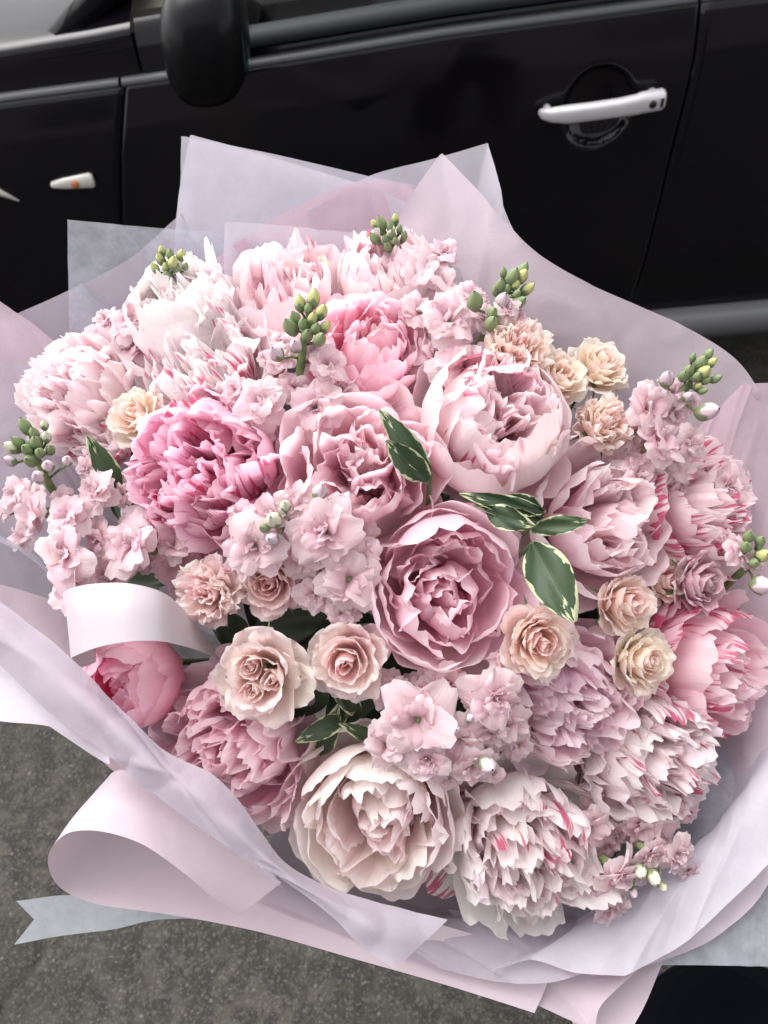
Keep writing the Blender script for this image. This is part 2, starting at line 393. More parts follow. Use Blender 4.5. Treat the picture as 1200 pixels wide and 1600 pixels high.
def panel(name, xl, xr, zb, zt, nx, nz, hook=None, m=M_PAINT, lip=.012):
    """xl, xr functions of z; zb, zt functions of x"""
    pts = np.zeros((nz + 2, nx + 2, 3))
    for j in range(nz):
        t = j / (nz - 1)
        for i in range(nx):
            s = i / (nx - 1)
            z = ZB + t * .55
            for _ in range(3):
                x = xl(z) + (xr(z) - xl(z)) * s; z = zb(x) + (zt(x) - zb(x)) * t
            y = side_y(x, z, float(lin(crease, x)))
            if hook: y += hook(x, z)
            pts[j + 1, i + 1] = (x, y, z)
    pts[1:-1, 0] = pts[1:-1, 1] + [0, .02, 0]; pts[1:-1, -1] = pts[1:-1, -2] + [0, .02, 0]
    pts[0] = pts[1] + [0, .02, 0]; pts[-1] = pts[-2] + [0, .004, 0]
    pts[0, 0] = pts[1, 0] + [0, .01, 0]; pts[0, -1] = pts[1, -1] + [0, .01, 0]
    return cl(name, grid_mesh(name, pts, mat=m))
GAP = .003
fL = lambda z: float(lin(seamL, z)); fR = lambda z: float(lin(seamR, z)); zc = lambda x: float(lin(crease, x)) - .006
def recess(x, z):
    dx, dz = (x - HC.x) / .072, (z - HC.z) / .078
    r = math.hypot(dx, dz); return .030 * (1 - r * r) ** .6 + .004 if r < .97 else (.004 * max(0, 1 - (r - .97) / .06) if r < 1.03 else 0)
panel('front_door', lambda z: fL(z) + GAP, lambda z: fR(z) - GAP, lambda x: ZB, zc, 190, 110, recess)
panel('rear_door', lambda z: fR(z) + GAP, lambda z: 1.62, lambda x: ZB, zc, 40, 40)
WX, WR = -1.31, .385
def arch(x):
    d = x - WX
    return max(ZB, .31 + math.sqrt(max(0, WR ** 2 - d * d))) if abs(d) < WR else ZB
panel('front_wing', lambda z: -2.05, lambda z: fL(z) - GAP, arch, zc, 110, 50)
panel('rear_wing', lambda z: 1.626, lambda z: 2.35, lambda x: max(ZB, .31 + math.sqrt(max(0, WR ** 2 - (x - 1.72) ** 2))) if abs(x - 1.72) < WR else ZB, zc, 60, 30)
def strip(name, x0, x1, fn, m, n=60):
    """fn(x) -> list of (y, z) cross-section"""
    xs = np.linspace(x0, x1, n); k = len(fn(0)); pts = np.zeros((k, n, 3))
    for i, x in enumerate(xs):
        for j, (y, z) in enumerate(fn(x)): pts[j, i] = (x, y, z)
    return cl(name, grid_mesh(name, pts, mat=m))
# shoulder crease of the body, the sky's sheen put into its grey colour
yc = CARY + .031
def ledge(x):
    z = float(lin(crease, x)); return [(yc + .004, z - .010), (yc - .003, z - .006), (yc - .002, z), (yc + .005, z + .006), (yc + .018, z + .008)]
strip('shoulder_strip', -2.05, fL(.9) - GAP, ledge, M_CREASE); strip('shoulder_strip', fL(.9) + GAP, fR(1.0) - GAP, ledge, M_CREASE); strip('shoulder_strip', fR(1.0) + GAP, 2.35, ledge, M_CREASE)
# black upper door band and grey rubber moulding under the glass
def band(x):
    z = float(lin(crease, x)); return [(yc + .016, z + .004), (yc + .02, z + .02), (yc + .025, z + .024)]
def mould(x):
    z = float(lin(crease, x)) + .022; return [(yc + .022, z), (yc + .012, z + .004), (yc + .014, z + .018), (yc + .026, z + .028), (yc + .045, z + .032)]
strip('door_top_band', -.33, 2.3, band, M_PAINT); strip('window_moulding', -.30, 2.0, mould, M_TRIM)
def glass(x):
    z = float(lin(crease, x)) + .045
    return [(yc + .040, z), (yc + .10, z + .14), (yc + .19, z + .30), (yc + .27, z + .42)]
strip('side_window', -.20, fR(1.05) + .01, glass, M_GLASS, 20); strip('side_window', fR(1.05) + .06, 1.9, glass, M_GLASS, 20)
def pillar(pts, r, name, m): 
    q = MB(); q.tube(pts, r, 8); return cl(name, q, m)
cz = lambda x: float(lin(crease, x))
q = MB(); q.box((fR(1.05) + .035, yc + .155, cz(.8) + .24), (.03, .012, .24), Matrix.Rotation(-.52, 3, 'X')); cl('door_pillar', q, M_PLASTIC, False)
# wing top and bonnet
bon = pxl([(-200, 100), (0, 76), (130, 55), (205, 40), (300, 24), (380, 12)], CARY + .05)
def wingtop(x):
    z = cz(x); zt = float(lin(bon, x)) if x > bon[0][0] else bon[0][1] + (x - bon[0][0]) * .12
    zt = max(zt, z + .05)
    return [(yc + .014, z + .006), (yc + .018, z + .03), (yc + .020, zt - .035), (yc + .023, zt - .016), (yc + .030, zt - .006), (yc + .05, zt), (yc + .10, zt + .012), (yc + .30, zt + .035), (yc + .85, zt + .05), (yc + 1.4, zt + .03), (yc + 1.7, zt - .1), (yc + 1.72, z - .5)]
strip('bonnet_and_wing_top', -2.05, fL(1.0) - GAP, wingtop, M_PAINT, 70)
def quarter(x):
    z = cz(x); zt = float(lin(bon, x)); return [(yc + .014, z + .006), (yc + .018, z + .03), (yc + .032, max(z + .045, zt - .015)), (yc + .055, max(z + .06, zt))]
strip('mirror_base_panel', fL(1.0) + GAP, -.18, quarter, M_PAINT, 14)
# windscreen, A-pillar, dashboard
A0 = onplane(118, 45, CARY + .12); A1 = onplane(250, -60, CARY + .2)
A1 = A0 + Vector((.62, .22, .40))
pillar([A0 + Vector((-.03, -.02, -.02)), A0.lerp(A1, .5) + Vector((0, 0, .02)), A1], [.034, .03, .03], 'windscreen_pillar', M_PAINT)
q = MB(); a, b_ = A0 + Vector((-.05, .03, 0)), A1 + Vector((-.02, .03, 0))
a2, b2 = Vector((a.x - .12, a.y + .65, a.z + .02)), Vector((b_.x - .05, b_.y + .5, b_.z + .03)); a3, b3 = a + Vector((0, 1.3, 0)), b_ + Vector((0, 1.05, 0))
q.add([a, b_, b2, a2, b3, a3], [(0, 1, 2, 3), (3, 2, 4, 5)]); cl('windscreen', q, M_GLASS)
q = MB(); q.box((A0.x + .02, CARY + .85, A0.z - .03), (.28, .62, .02)); q.box((A0.x + .25, CARY + .85, A0.z - .12), (.06, .6, .12)); cl('dashboard', q, M_BEIGE, False)
q = MB()
for k in range(12):
    w = k / 12 * 2 * math.pi
q.tube([(A0.x + .38 + .05 * math.cos(w), CARY + .45 + .18 * math.sin(w), A0.z + .02 + .17 * math.cos(w)) for w in np.linspace(0, 2 * math.pi, 25)], .015, 8); cl('steering_wheel', q, M_PLASTIC)
for sx in (.36, 1.25):
    for sy in (.42, 1.15):
        q = MB(); q.box((sx, CARY + sy, .62), (.24, .24, .08)); q.box((sx + .24, CARY + sy, .92), (.06, .23, .30), Matrix.Rotation(.2, 3, 'Y')); q.box((sx + .32, CARY + sy, 1.28), (.045, .13, .08)); cl('seat', q, M_SEAT, False)
# roof and closed shell
zr = A1.z + .02
rf = np.zeros((7, 14, 3))
for i, x in enumerate(np.linspace(A1.x - .02, 2.1, 14)):
    for j, (dy, dz) in enumerate(((.27, -.03), (.30, .01), (.45, .04), (.85, .06), (1.25, .04), (1.4, .01), (1.43, -.03))):
        rf[j, i] = (x, yc + dy, zr + dz - .03 * ((x - .9) / 1.2) ** 2)
cl('roof', grid_mesh('roof', rf, mat=M_PAINT))
q = MB(); q.box((.18, CARY + .87, .42), (2.1, .84, .12)); q.box((.18, CARY + 1.70, .65), (2.15, .03, .32)); q.box((2.33, CARY + .87, .62), (.03, .85, .36)); q.box((-2.08, CARY + .87, .55), (.03, .85, .24))
q.box((1.98, CARY + .87, 1.2), (.03, .62, .32), Matrix.Rotation(-.5, 3, 'Y'))
cl('under_shell', q, M_PLASTIC, False)
def skirt(x):
    return [(CARY + .03, ZB - .004), (CARY + .000, ZB - .005), (CARY - .014, ZB - .016), (CARY - .016, ZB - .045), (CARY - .004, ZB - .075), (CARY + .04, ZB - .12), (CARY + .10, ZB - .14)]
strip('side_skirt', WX + WR + .02, 1.72 - WR - .02, skirt, M_SKIRT, 40)
def wheel(x, y):
    q = MB(); ring = []; n = 40
    prof = [(.20, -.085), (.215, -.10), (.27, -.105), (.305, -.095), (.318, -.07), (.320, 0), (.318, .07), (.30, .10), (.2, .1)]
    for (r, yy) in prof:
        ring.append([(x + r * math.cos(2 * math.pi * k / n), y + yy, .31 + r * math.sin(2 * math.pi * k / n)) for k in range(n)])
    base = cl('wheel', grid_mesh('wheel', np.array(ring), mat=M_RUBBER, wrap=True))
    q = MB(); q.tube([(x, y - .06, .31), (x, y - .10, .31)], .045, 16)
    for k in range(7):
        w = 2 * math.pi * k / 7; q.tube([(x, y - .08, .31), (x + .2 * math.cos(w), y - .07, .31 + .2 * math.sin(w))], [.03, .02], 6)
    r = cl('rim', q, M_ALLOY); return base
for x in (WX, 1.72):
    wheel(x, CARY + .13); wheel(x, CARY + 1.6)
# wheel-arch liner
q = np.zeros((2, 30, 3))
for x in (WX, 1.72):
    for i, w in enumerate(np.linspace(0, math.pi, 30)):
        for j, y in enumerate((CARY + .02, CARY + .4)): q[j, i] = (x + (WR + .005) * math.cos(w), y, .31 + (WR + .005) * math.sin(w))
    cl('arch_liner', grid_mesh('arch_liner', q.copy(), mat=M_PLASTIC))
# door handle: lofted bar, wider key end
hA, hB = onplane(845, 184, CARY - .035), onplane(1041, 157, CARY - .035)
ax = (hB - hA).normalized(); L_ = (hB - hA).length; n_ = Vector((0, -1, 0)); upv = ax.cross(n_) * -1
if upv.z < 0: upv = -upv
prof = [(0, .004, .004, .022), (.015, .009, .008, .016), (.08, .013, .011, .006), (.2, .0165, .014, -.001), (.4, .0165, .014, -.003), (.62, .017, .014, -.003), (.76, .0185, .014, 0), (.80, .0195, .015, .004), (.97, .0195, .015, .008), (.995, .016, .013, .010), (1.0, .010, .008, .010)]
rows = []
for t, hh, dd, off in prof:
    c = hA + ax * (L_ * t) - n_ * off
    rows.append([c + upv * (hh * math.copysign(abs(math.sin(w)) ** .7, math.sin(w))) + n_ * (dd * math.copysign(abs(math.cos(w)) ** .7, math.cos(w))) for w in [2 * math.pi * k / 20 for k in range(20)]])
hand = cl('door_handle', grid_mesh('door_handle', np.array([[tuple(p) for p in r] for r in rows]), mat=M_SILVER, wrap=True))
for t, r in ((.08, .008), (.93, .011)):
    q = MB(); c = hA + ax * (L_ * t); q.tube([c - n_ * .01, c - n_ * .05], r, 10); cl('handle_mount', q, M_SILVER)
q = MB(); c = hA + ax * (L_ * .885) + n_ * .0088; q.tube([c, c + n_ * .0012], .0075, 18); o = cl('keyhole', q, M_HOLE)
q = MB(); c = hA + ax * (L_ * .96) + n_ * .0072
q.box(c, (.0028, .0012, .008)); cl('key_slot', q, M_HOLE, False)
# side indicator on the wing
iA, iB = onplane(80, 289, CARY - .004), onplane(147, 281, CARY - .004)
ax = (iB - iA).normalized(); L_ = (iB - iA).length; rows = []
for t, hh in ((0, .003), (.03, .007), (.3, .0115), (.7, .0145), (.93, .016), (.98, .013), (1, .008)):
    c = iA + ax * L_ * t; rows.append([tuple(c + Vector((0, -.010 * max(-.3, math.cos(w)) * (hh / .016) ** .4, hh * math.copysign(abs(math.sin(w)) ** .8, math.sin(w))))) for w in [2 * math.pi * k / 16 for k in range(16)]])
ind = cl('side_indicator', grid_mesh('side_indicator', np.array(rows), mat=M_LENS, wrap=True))
q = MB(); c = iA + ax * L_ * .58 + Vector((0, -.0094, 0)); q.tube([c, c + Vector((0, -.0012, 0))], .0085, 16); cl('indicator_bulb', q, M_AMBER)
# pale tapered sliver on the wing at the far left
q = MB(); c0 = onplane(-60, 275, CARY - .003); c1 = onplane(30, 314, CARY - .003)
q.tube([c0, c0.lerp(c1, .5), c1], [.012, .010, .002], 8); cl('pale_wing_sliver', q, M_LENS)
# wing mirror
mc = onplane(322, 58, CARY - .14)
rows = []
for j in range(15):
    ph = -math.pi / 2 + math.pi * j / 14
    row = []
    for k in range(28):
        th = 2 * math.pi * k / 28; sg = lambda a, e: math.copysign(abs(a) ** e, a)
        x = .072 * sg(math.cos(ph), .8) * sg(math.cos(th), .75); y = .105 * sg(math.cos(ph), .8) * sg(math.sin(th), .75); z = .098 * sg(math.sin(ph), .8)
        x += .12 * z
        row.append((mc.x + x, mc.y + y, mc.z + z))
    rows.append(row)
mir = cl('wing_mirror', grid_mesh('wing_mirror', np.array(rows), mat=simple('satin_black_mirror_shell', (.004, .004, .005), .30, spec=.16), wrap=True))
q = MB(); rr = [(mc.x + .058 + .003 * math.cos(2 * w), mc.y + .062 * math.copysign(abs(math.cos(w)) ** .7, math.cos(w)), mc.z + .055 * math.copysign(abs(math.sin(w)) ** .7, math.sin(w))) for w in [2 * math.pi * k / 24 for k in range(24)]]
q.add(rr + [(p[0] + .006, p[1], p[2]) for p in rr], [tuple(range(24, 48))] + [(k, (k + 1) % 24, 24 + (k + 1) % 24, 24 + k) for k in range(24)])
cl('mirror_glass', q, simple('mirror_silver', (.06, .11, .12), .1, metal=1), False)
q = MB(); q.tube([mc + Vector((-.01, .05, -.06)), mc + Vector((-.03, .13, -.075)), mc + Vector((-.03, .19, -.07))], [.03, .035, .045], 12); cl('mirror_arm', q, M_PLASTIC)

bl = empty('added_building', (0, -15, 0)); tag(bl, 'unseen pale facade added across the street for the black car door to reflect', 'added_building')  # out of view, added so the black paint has something to reflect
q = MB(); q.box((0, -1, 5.5), (16, 1, 5.5)); q.build('wall', simple('pale_render_wall', (.24, .22, .21), .9), bl, False)
q = MB(); q.add([(-.75, 0, -1), (.75, 0, -1), (.75, 0, 1), (-.75, 0, 1), (-.75, .06, -1), (.75, .06, -1), (.75, .06, 1), (-.75, .06, 1)], [(4, 5, 6, 7), (0, 1, 5, 4), (2, 3, 7, 6), (1, 2, 6, 5), (3, 0, 4, 7)])
w0 = q.build('window', simple('dark_window_pane', (.02, .022, .025), .1), bl, False)
for i in range(8):
    for j in range(3):
        w_ = w0 if i + j == 0 else w0.copy()
        if i + j: COL.objects.link(w_)
        w_.location = (-13.6 + 3.9 * i, .003, 2.2 + 3.3 * j)
# ------------------------------------------------------------------ petals
def bez(Pc, t):
    a, b, c, d = [np.array(p)[:, None, None] for p in Pc]; s = 1 - t
    p = a * s ** 3 + 3 * b * s * s * t + 3 * c * s * t * t + d * t ** 3
    dp = 3 * (b - a) * s * s + 6 * (c - b) * s * t + 3 * (d - c) * t * t
    ln = np.sqrt((dp ** 2).sum(0)) + 1e-6
    return p, dp / ln
def petal_mesh(seed, Pc, Wd, ruff=.05, jag=.03, fold=0., rw=.35, nu=17, nv=11, round_=.30, waist=.22, tw=0.):
    rg = np.random.RandomState(seed)
    u, v = np.meshgrid(np.linspace(-1, 1, nu), np.linspace(0, 1, nv))
    ph = rg.rand(8) * 6.28
    notch = jag * (1.6 * (1 - np.abs(np.sin(u * (3 + 2.5 * rg.rand()) + ph[0])) ** .55) + 1.2 * (1 - np.abs(np.sin(u * (8 + 4 * rg.rand()) + ph[1])) ** .6))
    if jag > .05 and rg.rand() < .5: notch += jag * 2.4 * np.exp(-((u - rg.uniform(-.5, .5)) / .09) ** 2)
    k = round_ * np.abs(u) ** 3.4 + notch
    t = v * (1 - k * v ** 2)
    w = Wd * (waist + (1 - waist) * np.sin(np.pi / 2 * np.minimum(1, v / .62))) * (1 - .14 * np.clip(v - .62, 0, 1) / .38)
    p, dp = bez(Pc, t)
    r, z = p; nr, nz = dp[1], -dp[0]
    s = u * w; RW = np.maximum(r, rw)
    x = r + RW * (np.cos(s / RW) - 1); y = RW * np.sin(s / RW)
    d = ruff * (.55 * np.sin(u * (3.2 + 2 * rg.rand()) + ph[2]) + .45 * np.sin(u * (6.5 + 3 * rg.rand()) + v * 3 + ph[3]) + .25 * np.sin(u * 13 + ph[4])) * v ** 1.6 * (.35 + .65 * np.abs(u))
    d += ruff * .35 * np.sin(v * 5 + ph[5]) * np.sin(u * 2.2 + ph[6]) * v + fold * (np.abs(u) ** 1.5) * v
    d += ruff * .5 * (v ** 6) * np.sin(u * 2.0 + ph[7])
    if tw:
        ta = tw * rg.uniform(-1, 1) * v ** 1.2; d = d * np.cos(ta) + y * np.sin(ta); y = y * np.cos(ta) + tw * .12 * rg.uniform(-1, 1) * v ** 2
        d = d + .16 * rg.uniform(-1, 1) * v ** 4
    x = x + nr * d; z = z + nz * d; y = y + ruff * .3 * np.sin(v * 6 + ph[0]) * v
    me = grid_mesh('petal', np.stack([x, y, z], -1), np.stack([(u + 1) / 2, v], -1), M_PETAL)
    return me
_cache = {}
def pm(key, *a, **k):
    if key not in _cache: _cache[key] = petal_mesh(abs(hash(key)) % 99991 if False else sum((i + 1) * int(x) for i, x in enumerate(key[1:])) * 131 + len(key[0]) * 977 + ord(key[0][0]), *a, **k)
    return _cache[key]
def add_petal(parent, me, az, col, red, rg, scale=1.0, lean=.06, z=(0, 0, 0), name='petal'):
    o = bpy.data.objects.new(name, me); COL.objects.link(o); o.parent = parent
    o.rotation_euler = (rg.gauss(0, lean), rg.gauss(0, lean), az)
    s = scale * rg.uniform(.94, 1.05); o.scale = (s, s * rg.choice((-1, 1)) if False else s, s); o.location = (z[0], z[1], z[2])
    j = rg.uniform(.96, 1.03)
    o.color = (min(.96, col[0] * j), min(.92, col[1] * j * rg.uniform(.95, 1.04)), min(.92, col[2] * j), 1 - red)
    return o
BIND = P(655, 1010, .98)            # where the stems are tied
def orient(e, pos, nrm, R, roll):
    q = Vector(nrm).to_track_quat('Z', 'Y') @ Quaternion((0, 0, 1), roll)
    e.location = pos; e.rotation_mode = 'QUATERNION'; e.rotation_quaternion = q; e.scale = (R, R, R)
    return q
def stem_local(e, q, R, r=.0028, zb=-.8, col=(.12, .17, .07)):
    inv = lambda p: q.inverted() @ (p - Vector(e.location)) / R
    b = MB(); p0 = Vector((0, 0, zb)); p3 = inv(BIND + Vector((random.uniform(-.012, .012), random.uniform(-.012, .012), 0)))
    p1 = Vector((0, 0, zb - .03 / R)); p2 = p0.lerp(p3, .5)
    b.tube([p0, p1, p2, p3], r / R, 6); s = b.build('stem', M_GREEN, e); s.color = (*col, 1); return s
def calyx_local(e, r=.3, z=-.8, col=(.10, .15, .06), n=5):
    b = MB(); b.tube([(0, 0, z - .12), (0, 0, z - .02), (0, 0, z + .1)], [r * .35, r * .8, r], 10)
    o = b.build('calyx', M_GREEN, e); o.color = (*col, 1)

def mixc(a, b, t): return tuple(x + (y - x) * t for x, y in zip(a, b))
rnd = random.Random(11)
def peony(px, py, rpx, d, form, col, inner, red, label, tilt=(0, 0), seed=0, open_=1.0):
    """tilt: offset in pixels of the point the flower faces, relative to the straight view"""
    R = rpx * d / F * 1.08; pos = P(px, py, d + R * .55)
    nrm = (fwd * -1.0 + RI * ((px - 620) / 1150 + tilt[0]) + UP * (-(py - 860) / 1150 + tilt[1]) + Vector((0, 0, .12))).normalized()
    e = empty('peony'); tag(e, label, 'peony', 'peonies in the bouquet')
    q = orient(e, pos, nrm, R, rnd.uniform(0, 6.28)); rg = random.Random(seed * 7 + 3); S = seed % 3
    specs = []       # (count, rb, (P2), (P3), W, ruff, jag, colour mix to inner, redmul, fold)
    if form == 'globe':
        specs = [(6, 1.00, (1.08, -.15), (1.18, .10), .66, .10, .03, 0, .6),
                 (5, .99, (1.14, .28), (.74, .68), .86, .06, .03, .0, 1.0),
                 (5, .95, (1.06, .46), (.50, .84), .80, .06, .035, .05, 1.0),
                 (5, .88, (.98, .54), (.38, .84), .64, .09, .05, .15, .8)]
        for n, rb, ze in ((6, .72, .88), (7, .56, .90), (6, .40, .88), (6, .24, .86), (3, .1, .82)): specs.append((n, rb, (rb * 1.1, ze * .5), (rb * .95 + .04, ze), .24 + rb * .30, .15, .08, .35 + .4 * (1 - rb), .5))
    elif form == 'rosy':      # open cup with folded petals lying inside
        specs = [(6, 1.00, (1.14, -.05), (1.18, .22), .66, .10, .03, 0, .5),
                 (5, .99, (1.14, .32), (.92, .60), .76, .06, .03, .05, .8),
                 (5, .90, (1.04, .46), (.72, .74), .66, .07, .04, .1, .6),
                 (6, .78, (.92, .48), (.66, .72), .52, .12, .06, .25, .5),
                 (6, .62, (.74, .42), (.46, .74), .48, .15, .06, .4, .4),
                 (5, .44, (.56, .38), (.28, .70), .44, .15, .06, .6, .4),
                 (5, .28, (.36, .3), (.12, .64), .36, .12, .05, .75, .4),
                 (3, .14, (.18, .25), (.04, .60), .2, .07, .04, .9, .2)]
    elif form == 'bomb':
        specs = [(7, 1.0, (1.08, -.3), (1.26, -.02), .62, .12, .05, 0, 1), (6, .99, (1.16, .2), (.92, .50), .52, .10, .06, .05, 1), (4, .95, (1.08, .42), (.66, .70), .60, .09, .07, .05, 1)]
        for n, rb in ((8, .90), (8, .80), (8, .69), (8, .56), (7, .43), (6, .29), (4, .15)):
            ze = .82 * math.sqrt(max(0, 1 - (rb * .88) ** 2)) + .02
            specs.append((n, rb, (rb * 1.14, ze * .62), (rb * .92 + .02, ze),   .25 + rb * .24, .15, .055, .15 + .5 * (1 - rb), .8))
    elif form == 'loose':
        specs = [(6, 1.0, (1.15, -.2), (1.30, .0), .74, .13, .04, 0, 1), (5, .95, (1.08, .12), (1.05, .42), .72, .11, .04, .05, 1), (5, .84, (.98, .35), (.76, .64), .64, .11, .05, .15, .9)]
        for n, rb in ((6, .66), (6, .50), (5, .36), (5, .22), (3, .1)):
            ze = .68 + .06 * (1 - rb); specs.append((n, rb, (rb * 1.1, ze * .5), (rb * .92, ze), .24 + rb * .34, .16, .07, .3 + .5 * (1 - rb), .7))
    elif form == 'bud':
        specs = [(5, .92, (1.0, .3), (.60, .66), .76, .04, .02, 0, .3), (5, .90, (.98, .40), (.40, .80), .70, .04, .02, .1, .6), (4, .84, (.92, .45), (.22, .86), .60, .04, .02, .3, .5),
                 (6, .6, (.7, .5), (.26, .72), .4, .06, .04, .6, .4), (5, .35, (.4, .4), (.1, .64), .25, .06, .04, .8, .3)]
    zb = -.72; ox, oy = rg.uniform(-.22, .22), rg.uniform(-.22, .22)
    for li, sp in enumerate(specs):
        n, rb, P2, P3, Wd, ruff, jag, mi, rm = sp
        a0 = rg.uniform(0, 6.28); offc = (ox * (1 - rb), oy * (1 - rb), 0)
        for k in range(n):
            P2j = (P2[0], P2[1]) if form != 'bomb' or li < 3 or (k * 7 + li) % 5 < 3 else (P2[0] * .84, P2[1] * .8)
            me = pm((form, S, li, k), ((.05, zb), (.75 * rb, zb - .06), P2j, (P3[0] + (.04 + .07 * (li > 2)) * math.sin(k * 5 + S + li), P3[1] + (.06 + .04 * (li > 2)) * math.cos(k * 3 + S * 2 + li * 1.7))), Wd, ruff, jag,
                    rw=max(.30, .8 * rb), tw=(.95 if form == 'bomb' and li > 2 else .6 if li > 3 and form != 'bud' else 0.), fold=(.10 * math.sin(k * 2.3 + li) if mi > .3 else -.02))
            r_ = red * rm; r_ = r_ * rg.choice((.0, .35, .8, 1.0)) if red < .9 else r_
            add_petal(e, me, a0 + 2 * math.pi * (k + rg.uniform(-.28, .28)) / n, mixc(col, inner, min(1, mi * rg.uniform(.7, 1.3))), min(1, r_), rg, 1 if li < 2 else rg.uniform(.84, 1.06), .05 + .08 * (mi > .15), offc)
    calyx_local(e, .32, -.80); stem_local(e, q, R)
    return e
def rose(px, py, rpx, d, col, label, tilt=(0, 0), seed=0, ruffled=False, hearts_=1):
    R = rpx * d / F * 1.07; pos = P(px, py, d + R * .4)
    nrm = (fwd * -1.0 + RI * ((px - 620) / 1150 + tilt[0]) + UP * (-(py - 860) / 1150 + tilt[1]) + Vector((0, 0, .1))).normalized()
    e = empty('rose'); tag(e, label, 'rose', 'spray roses in the bouquet'); q = orient(e, pos, nrm, R, rnd.uniform(0, 6.28)); rg = random.Random(seed + 500); S = seed % 2
    inner = (col[0] * .99, col[1] * .88, col[2] * .90)
    specs = [(5, .85, (1.0, .10), (1.12, -.10), .56, .07, .03, 0), (6, .78, (.86, .40), (1.02, .16), .54, .08, .03, 0), (6, .64, (.70, .52), (.84, .36), .48, .07, .03, .1),
             (5, .50, (.56, .55), (.62, .50), .44, .05, .02, .3), (5, .38, (.44, .50), (.44, .56), .38, .04, .02, .5), (4, .27, (.33, .48), (.29, .58), .30, .03, .02, .7), (4, .17, (.21, .44), (.15, .58), .21, .02, .01, .9), (3, .09, (.1, .4), (.05, .55), .12, .01, .01, 1)]
    if ruffled: specs = [(n + 1, rb, P2, (P3[0], P3[1] + .05), w * .72, ru * 2.2, .07, mi) for n, rb, P2, P3, w, ru, j, mi in specs]
    hearts = [(rg.uniform(-.08, .08), rg.uniform(-.08, .08), 1.0)] if hearts_ == 1 else [(.02, .26, .62), (-.30, -.10, .55), (.24, -.22, .58)]
    for li, (n, rb, P2, P3, Wd, ruff, jag, mi) in enumerate(specs):
        for (ox, oy, hs_) in (hearts if rb < .45 else [(0, 0, 1)]):
            a0 = li * 2.4 + rg.uniform(0, .8)
            for k in range(n):
                me = pm(('rufrose' if ruffled else 'rose', S, li, k), ((.04, -.6), (.8 * rb, -.6), P2, (P3[0] + .06 * math.sin(k * 4 + S + li), P3[1] + .05 * math.cos(k * 3 + li))), Wd, ruff * 1.4, jag, rw=max(.12, .85 * rb), nu=13, nv=9, round_=.24)
                add_petal(e, me, a0 + 2 * math.pi * (k + rg.uniform(-.25, .25)) / n, mixc(col, inner, mi), 0, rg, hs_ * rg.uniform(.88, 1.06), .10, (ox, oy, .16 * (1 - hs_)))
    # green sepals
    for k in range(5):
        w = 2 * math.pi * k / 5; t = np.linspace(0, 1, 6); pts = np.zeros((6, 3, 3))
        for j, tt in enumerate(t):
            r = .25 + .85 * tt; zz = -.55 - .1 * tt + .15 * math.sin(tt * 3); ww = .12 * (1 - tt) + .005
            for i, s in enumerate((-1, 0, 1)):
                pts[j, i] = (r * math.cos(w) - s * ww * math.sin(w), r * math.sin(w) + s * ww * math.cos(w), zz)
        o = link('sepal', grid_mesh('sepal', pts, mat=M_GREEN), e); o.color = (.13, .19, .08, 1)
    calyx_local(e, .28, -.62); stem_local(e, q, R, .0018, -.62)
    return e

# ------------------------------------------------------------------ stock spikes
def bud_mesh():
    n, m = 12, 9; pts = np.zeros((m, n, 3)); uv = np.zeros((m, n, 2))
    for j in range(m):
        t = j / (m - 1)
        for k in range(n):
            w = 2 * math.pi * k / n; r = .5 * math.sin(math.pi * min(1, t * .93 + .05)) ** .7 * (1 + .20 * abs(math.cos(2 * w)) - .1) * (1 - .18 * t)
            pts[j, k] = (r * math.cos(w), r * math.sin(w), t * 1.9); uv[j, k] = (k / n, t)
    return grid_mesh('bud', pts, uv, M_BUD, wrap=True)
BUD = bud_mesh()
GB = (.20, .26, .12); YB = (.50, .50, .20); PB = (.62, .46, .54); CB = (.62, .60, .45)
MAUVE = (.91, .735, .765)
def floret(parent, px, py, rpx, d, col, seed, tilt=(0, 0), full=True):
    rg = random.Random(seed * 13 + 5); R = rpx * d / F * 1.12
    pos = P(px, py, d + R * .2)
    nrm = (fwd * -1 + RI * ((px - 620) / 1000 + tilt[0] + rg.uniform(-.3, .3)) + UP * (-(py - 860) / 1000 + tilt[1] + rg.uniform(-.3, .3))).normalized()
    b = MB(); b.tube([(0, 0, -.55), (0, 0, -.3), (0, 0, .0), (0, 0, .12)], [.10, .17, .14, .06], 8)
    f = b.build('floret', M_GREEN, parent); f.color = (.30, .36, .16, 1)
    # parent is at the world origin with unit transform
    f.rotation_mode = 'QUATERNION'; f.rotation_quaternion = nrm.to_track_quat('Z', 'Y') @ Quaternion((0, 0, 1), rg.uniform(0, 6.28))
    f.location = pos - parent.location; f.scale = (R, R, R)
    specs = [(6, ((.03, -.2), (.12, .25), (.55, .30), (1.0, .02)), .54, .14, .05), (6, ((.03, -.1), (.12, .3), (.45, .42), (.80, .22)), .40, .14, .04), (5, ((.03, 0), (.1, .3), (.32, .46), (.55, .42)), .30, .13, .04), (4, ((.02, 0), (.06, .2), (.18, .4), (.26, .50)), .18, .09, .03)]
    if not full: specs = specs[1:]
    for li, (n, Pc, Wd, ru, jg) in enumerate(specs):
        a0 = rg.uniform(0, 6.28)
        for k in range(n):
            v = (k + seed) % 4
            me = pm(('stock', li, v), Pc, Wd, ru, jg, rw=.9, nu=10, nv=8, round_=.26, waist=.16)
            c = mixc(col, (.66, .42, .52), .10 * li)
            add_petal(f, me, a0 + 2 * math.pi * (k + rg.uniform(-.2, .2)) / n, c, 0, rg, rg.uniform(.82, 1.05), .24)
    return f
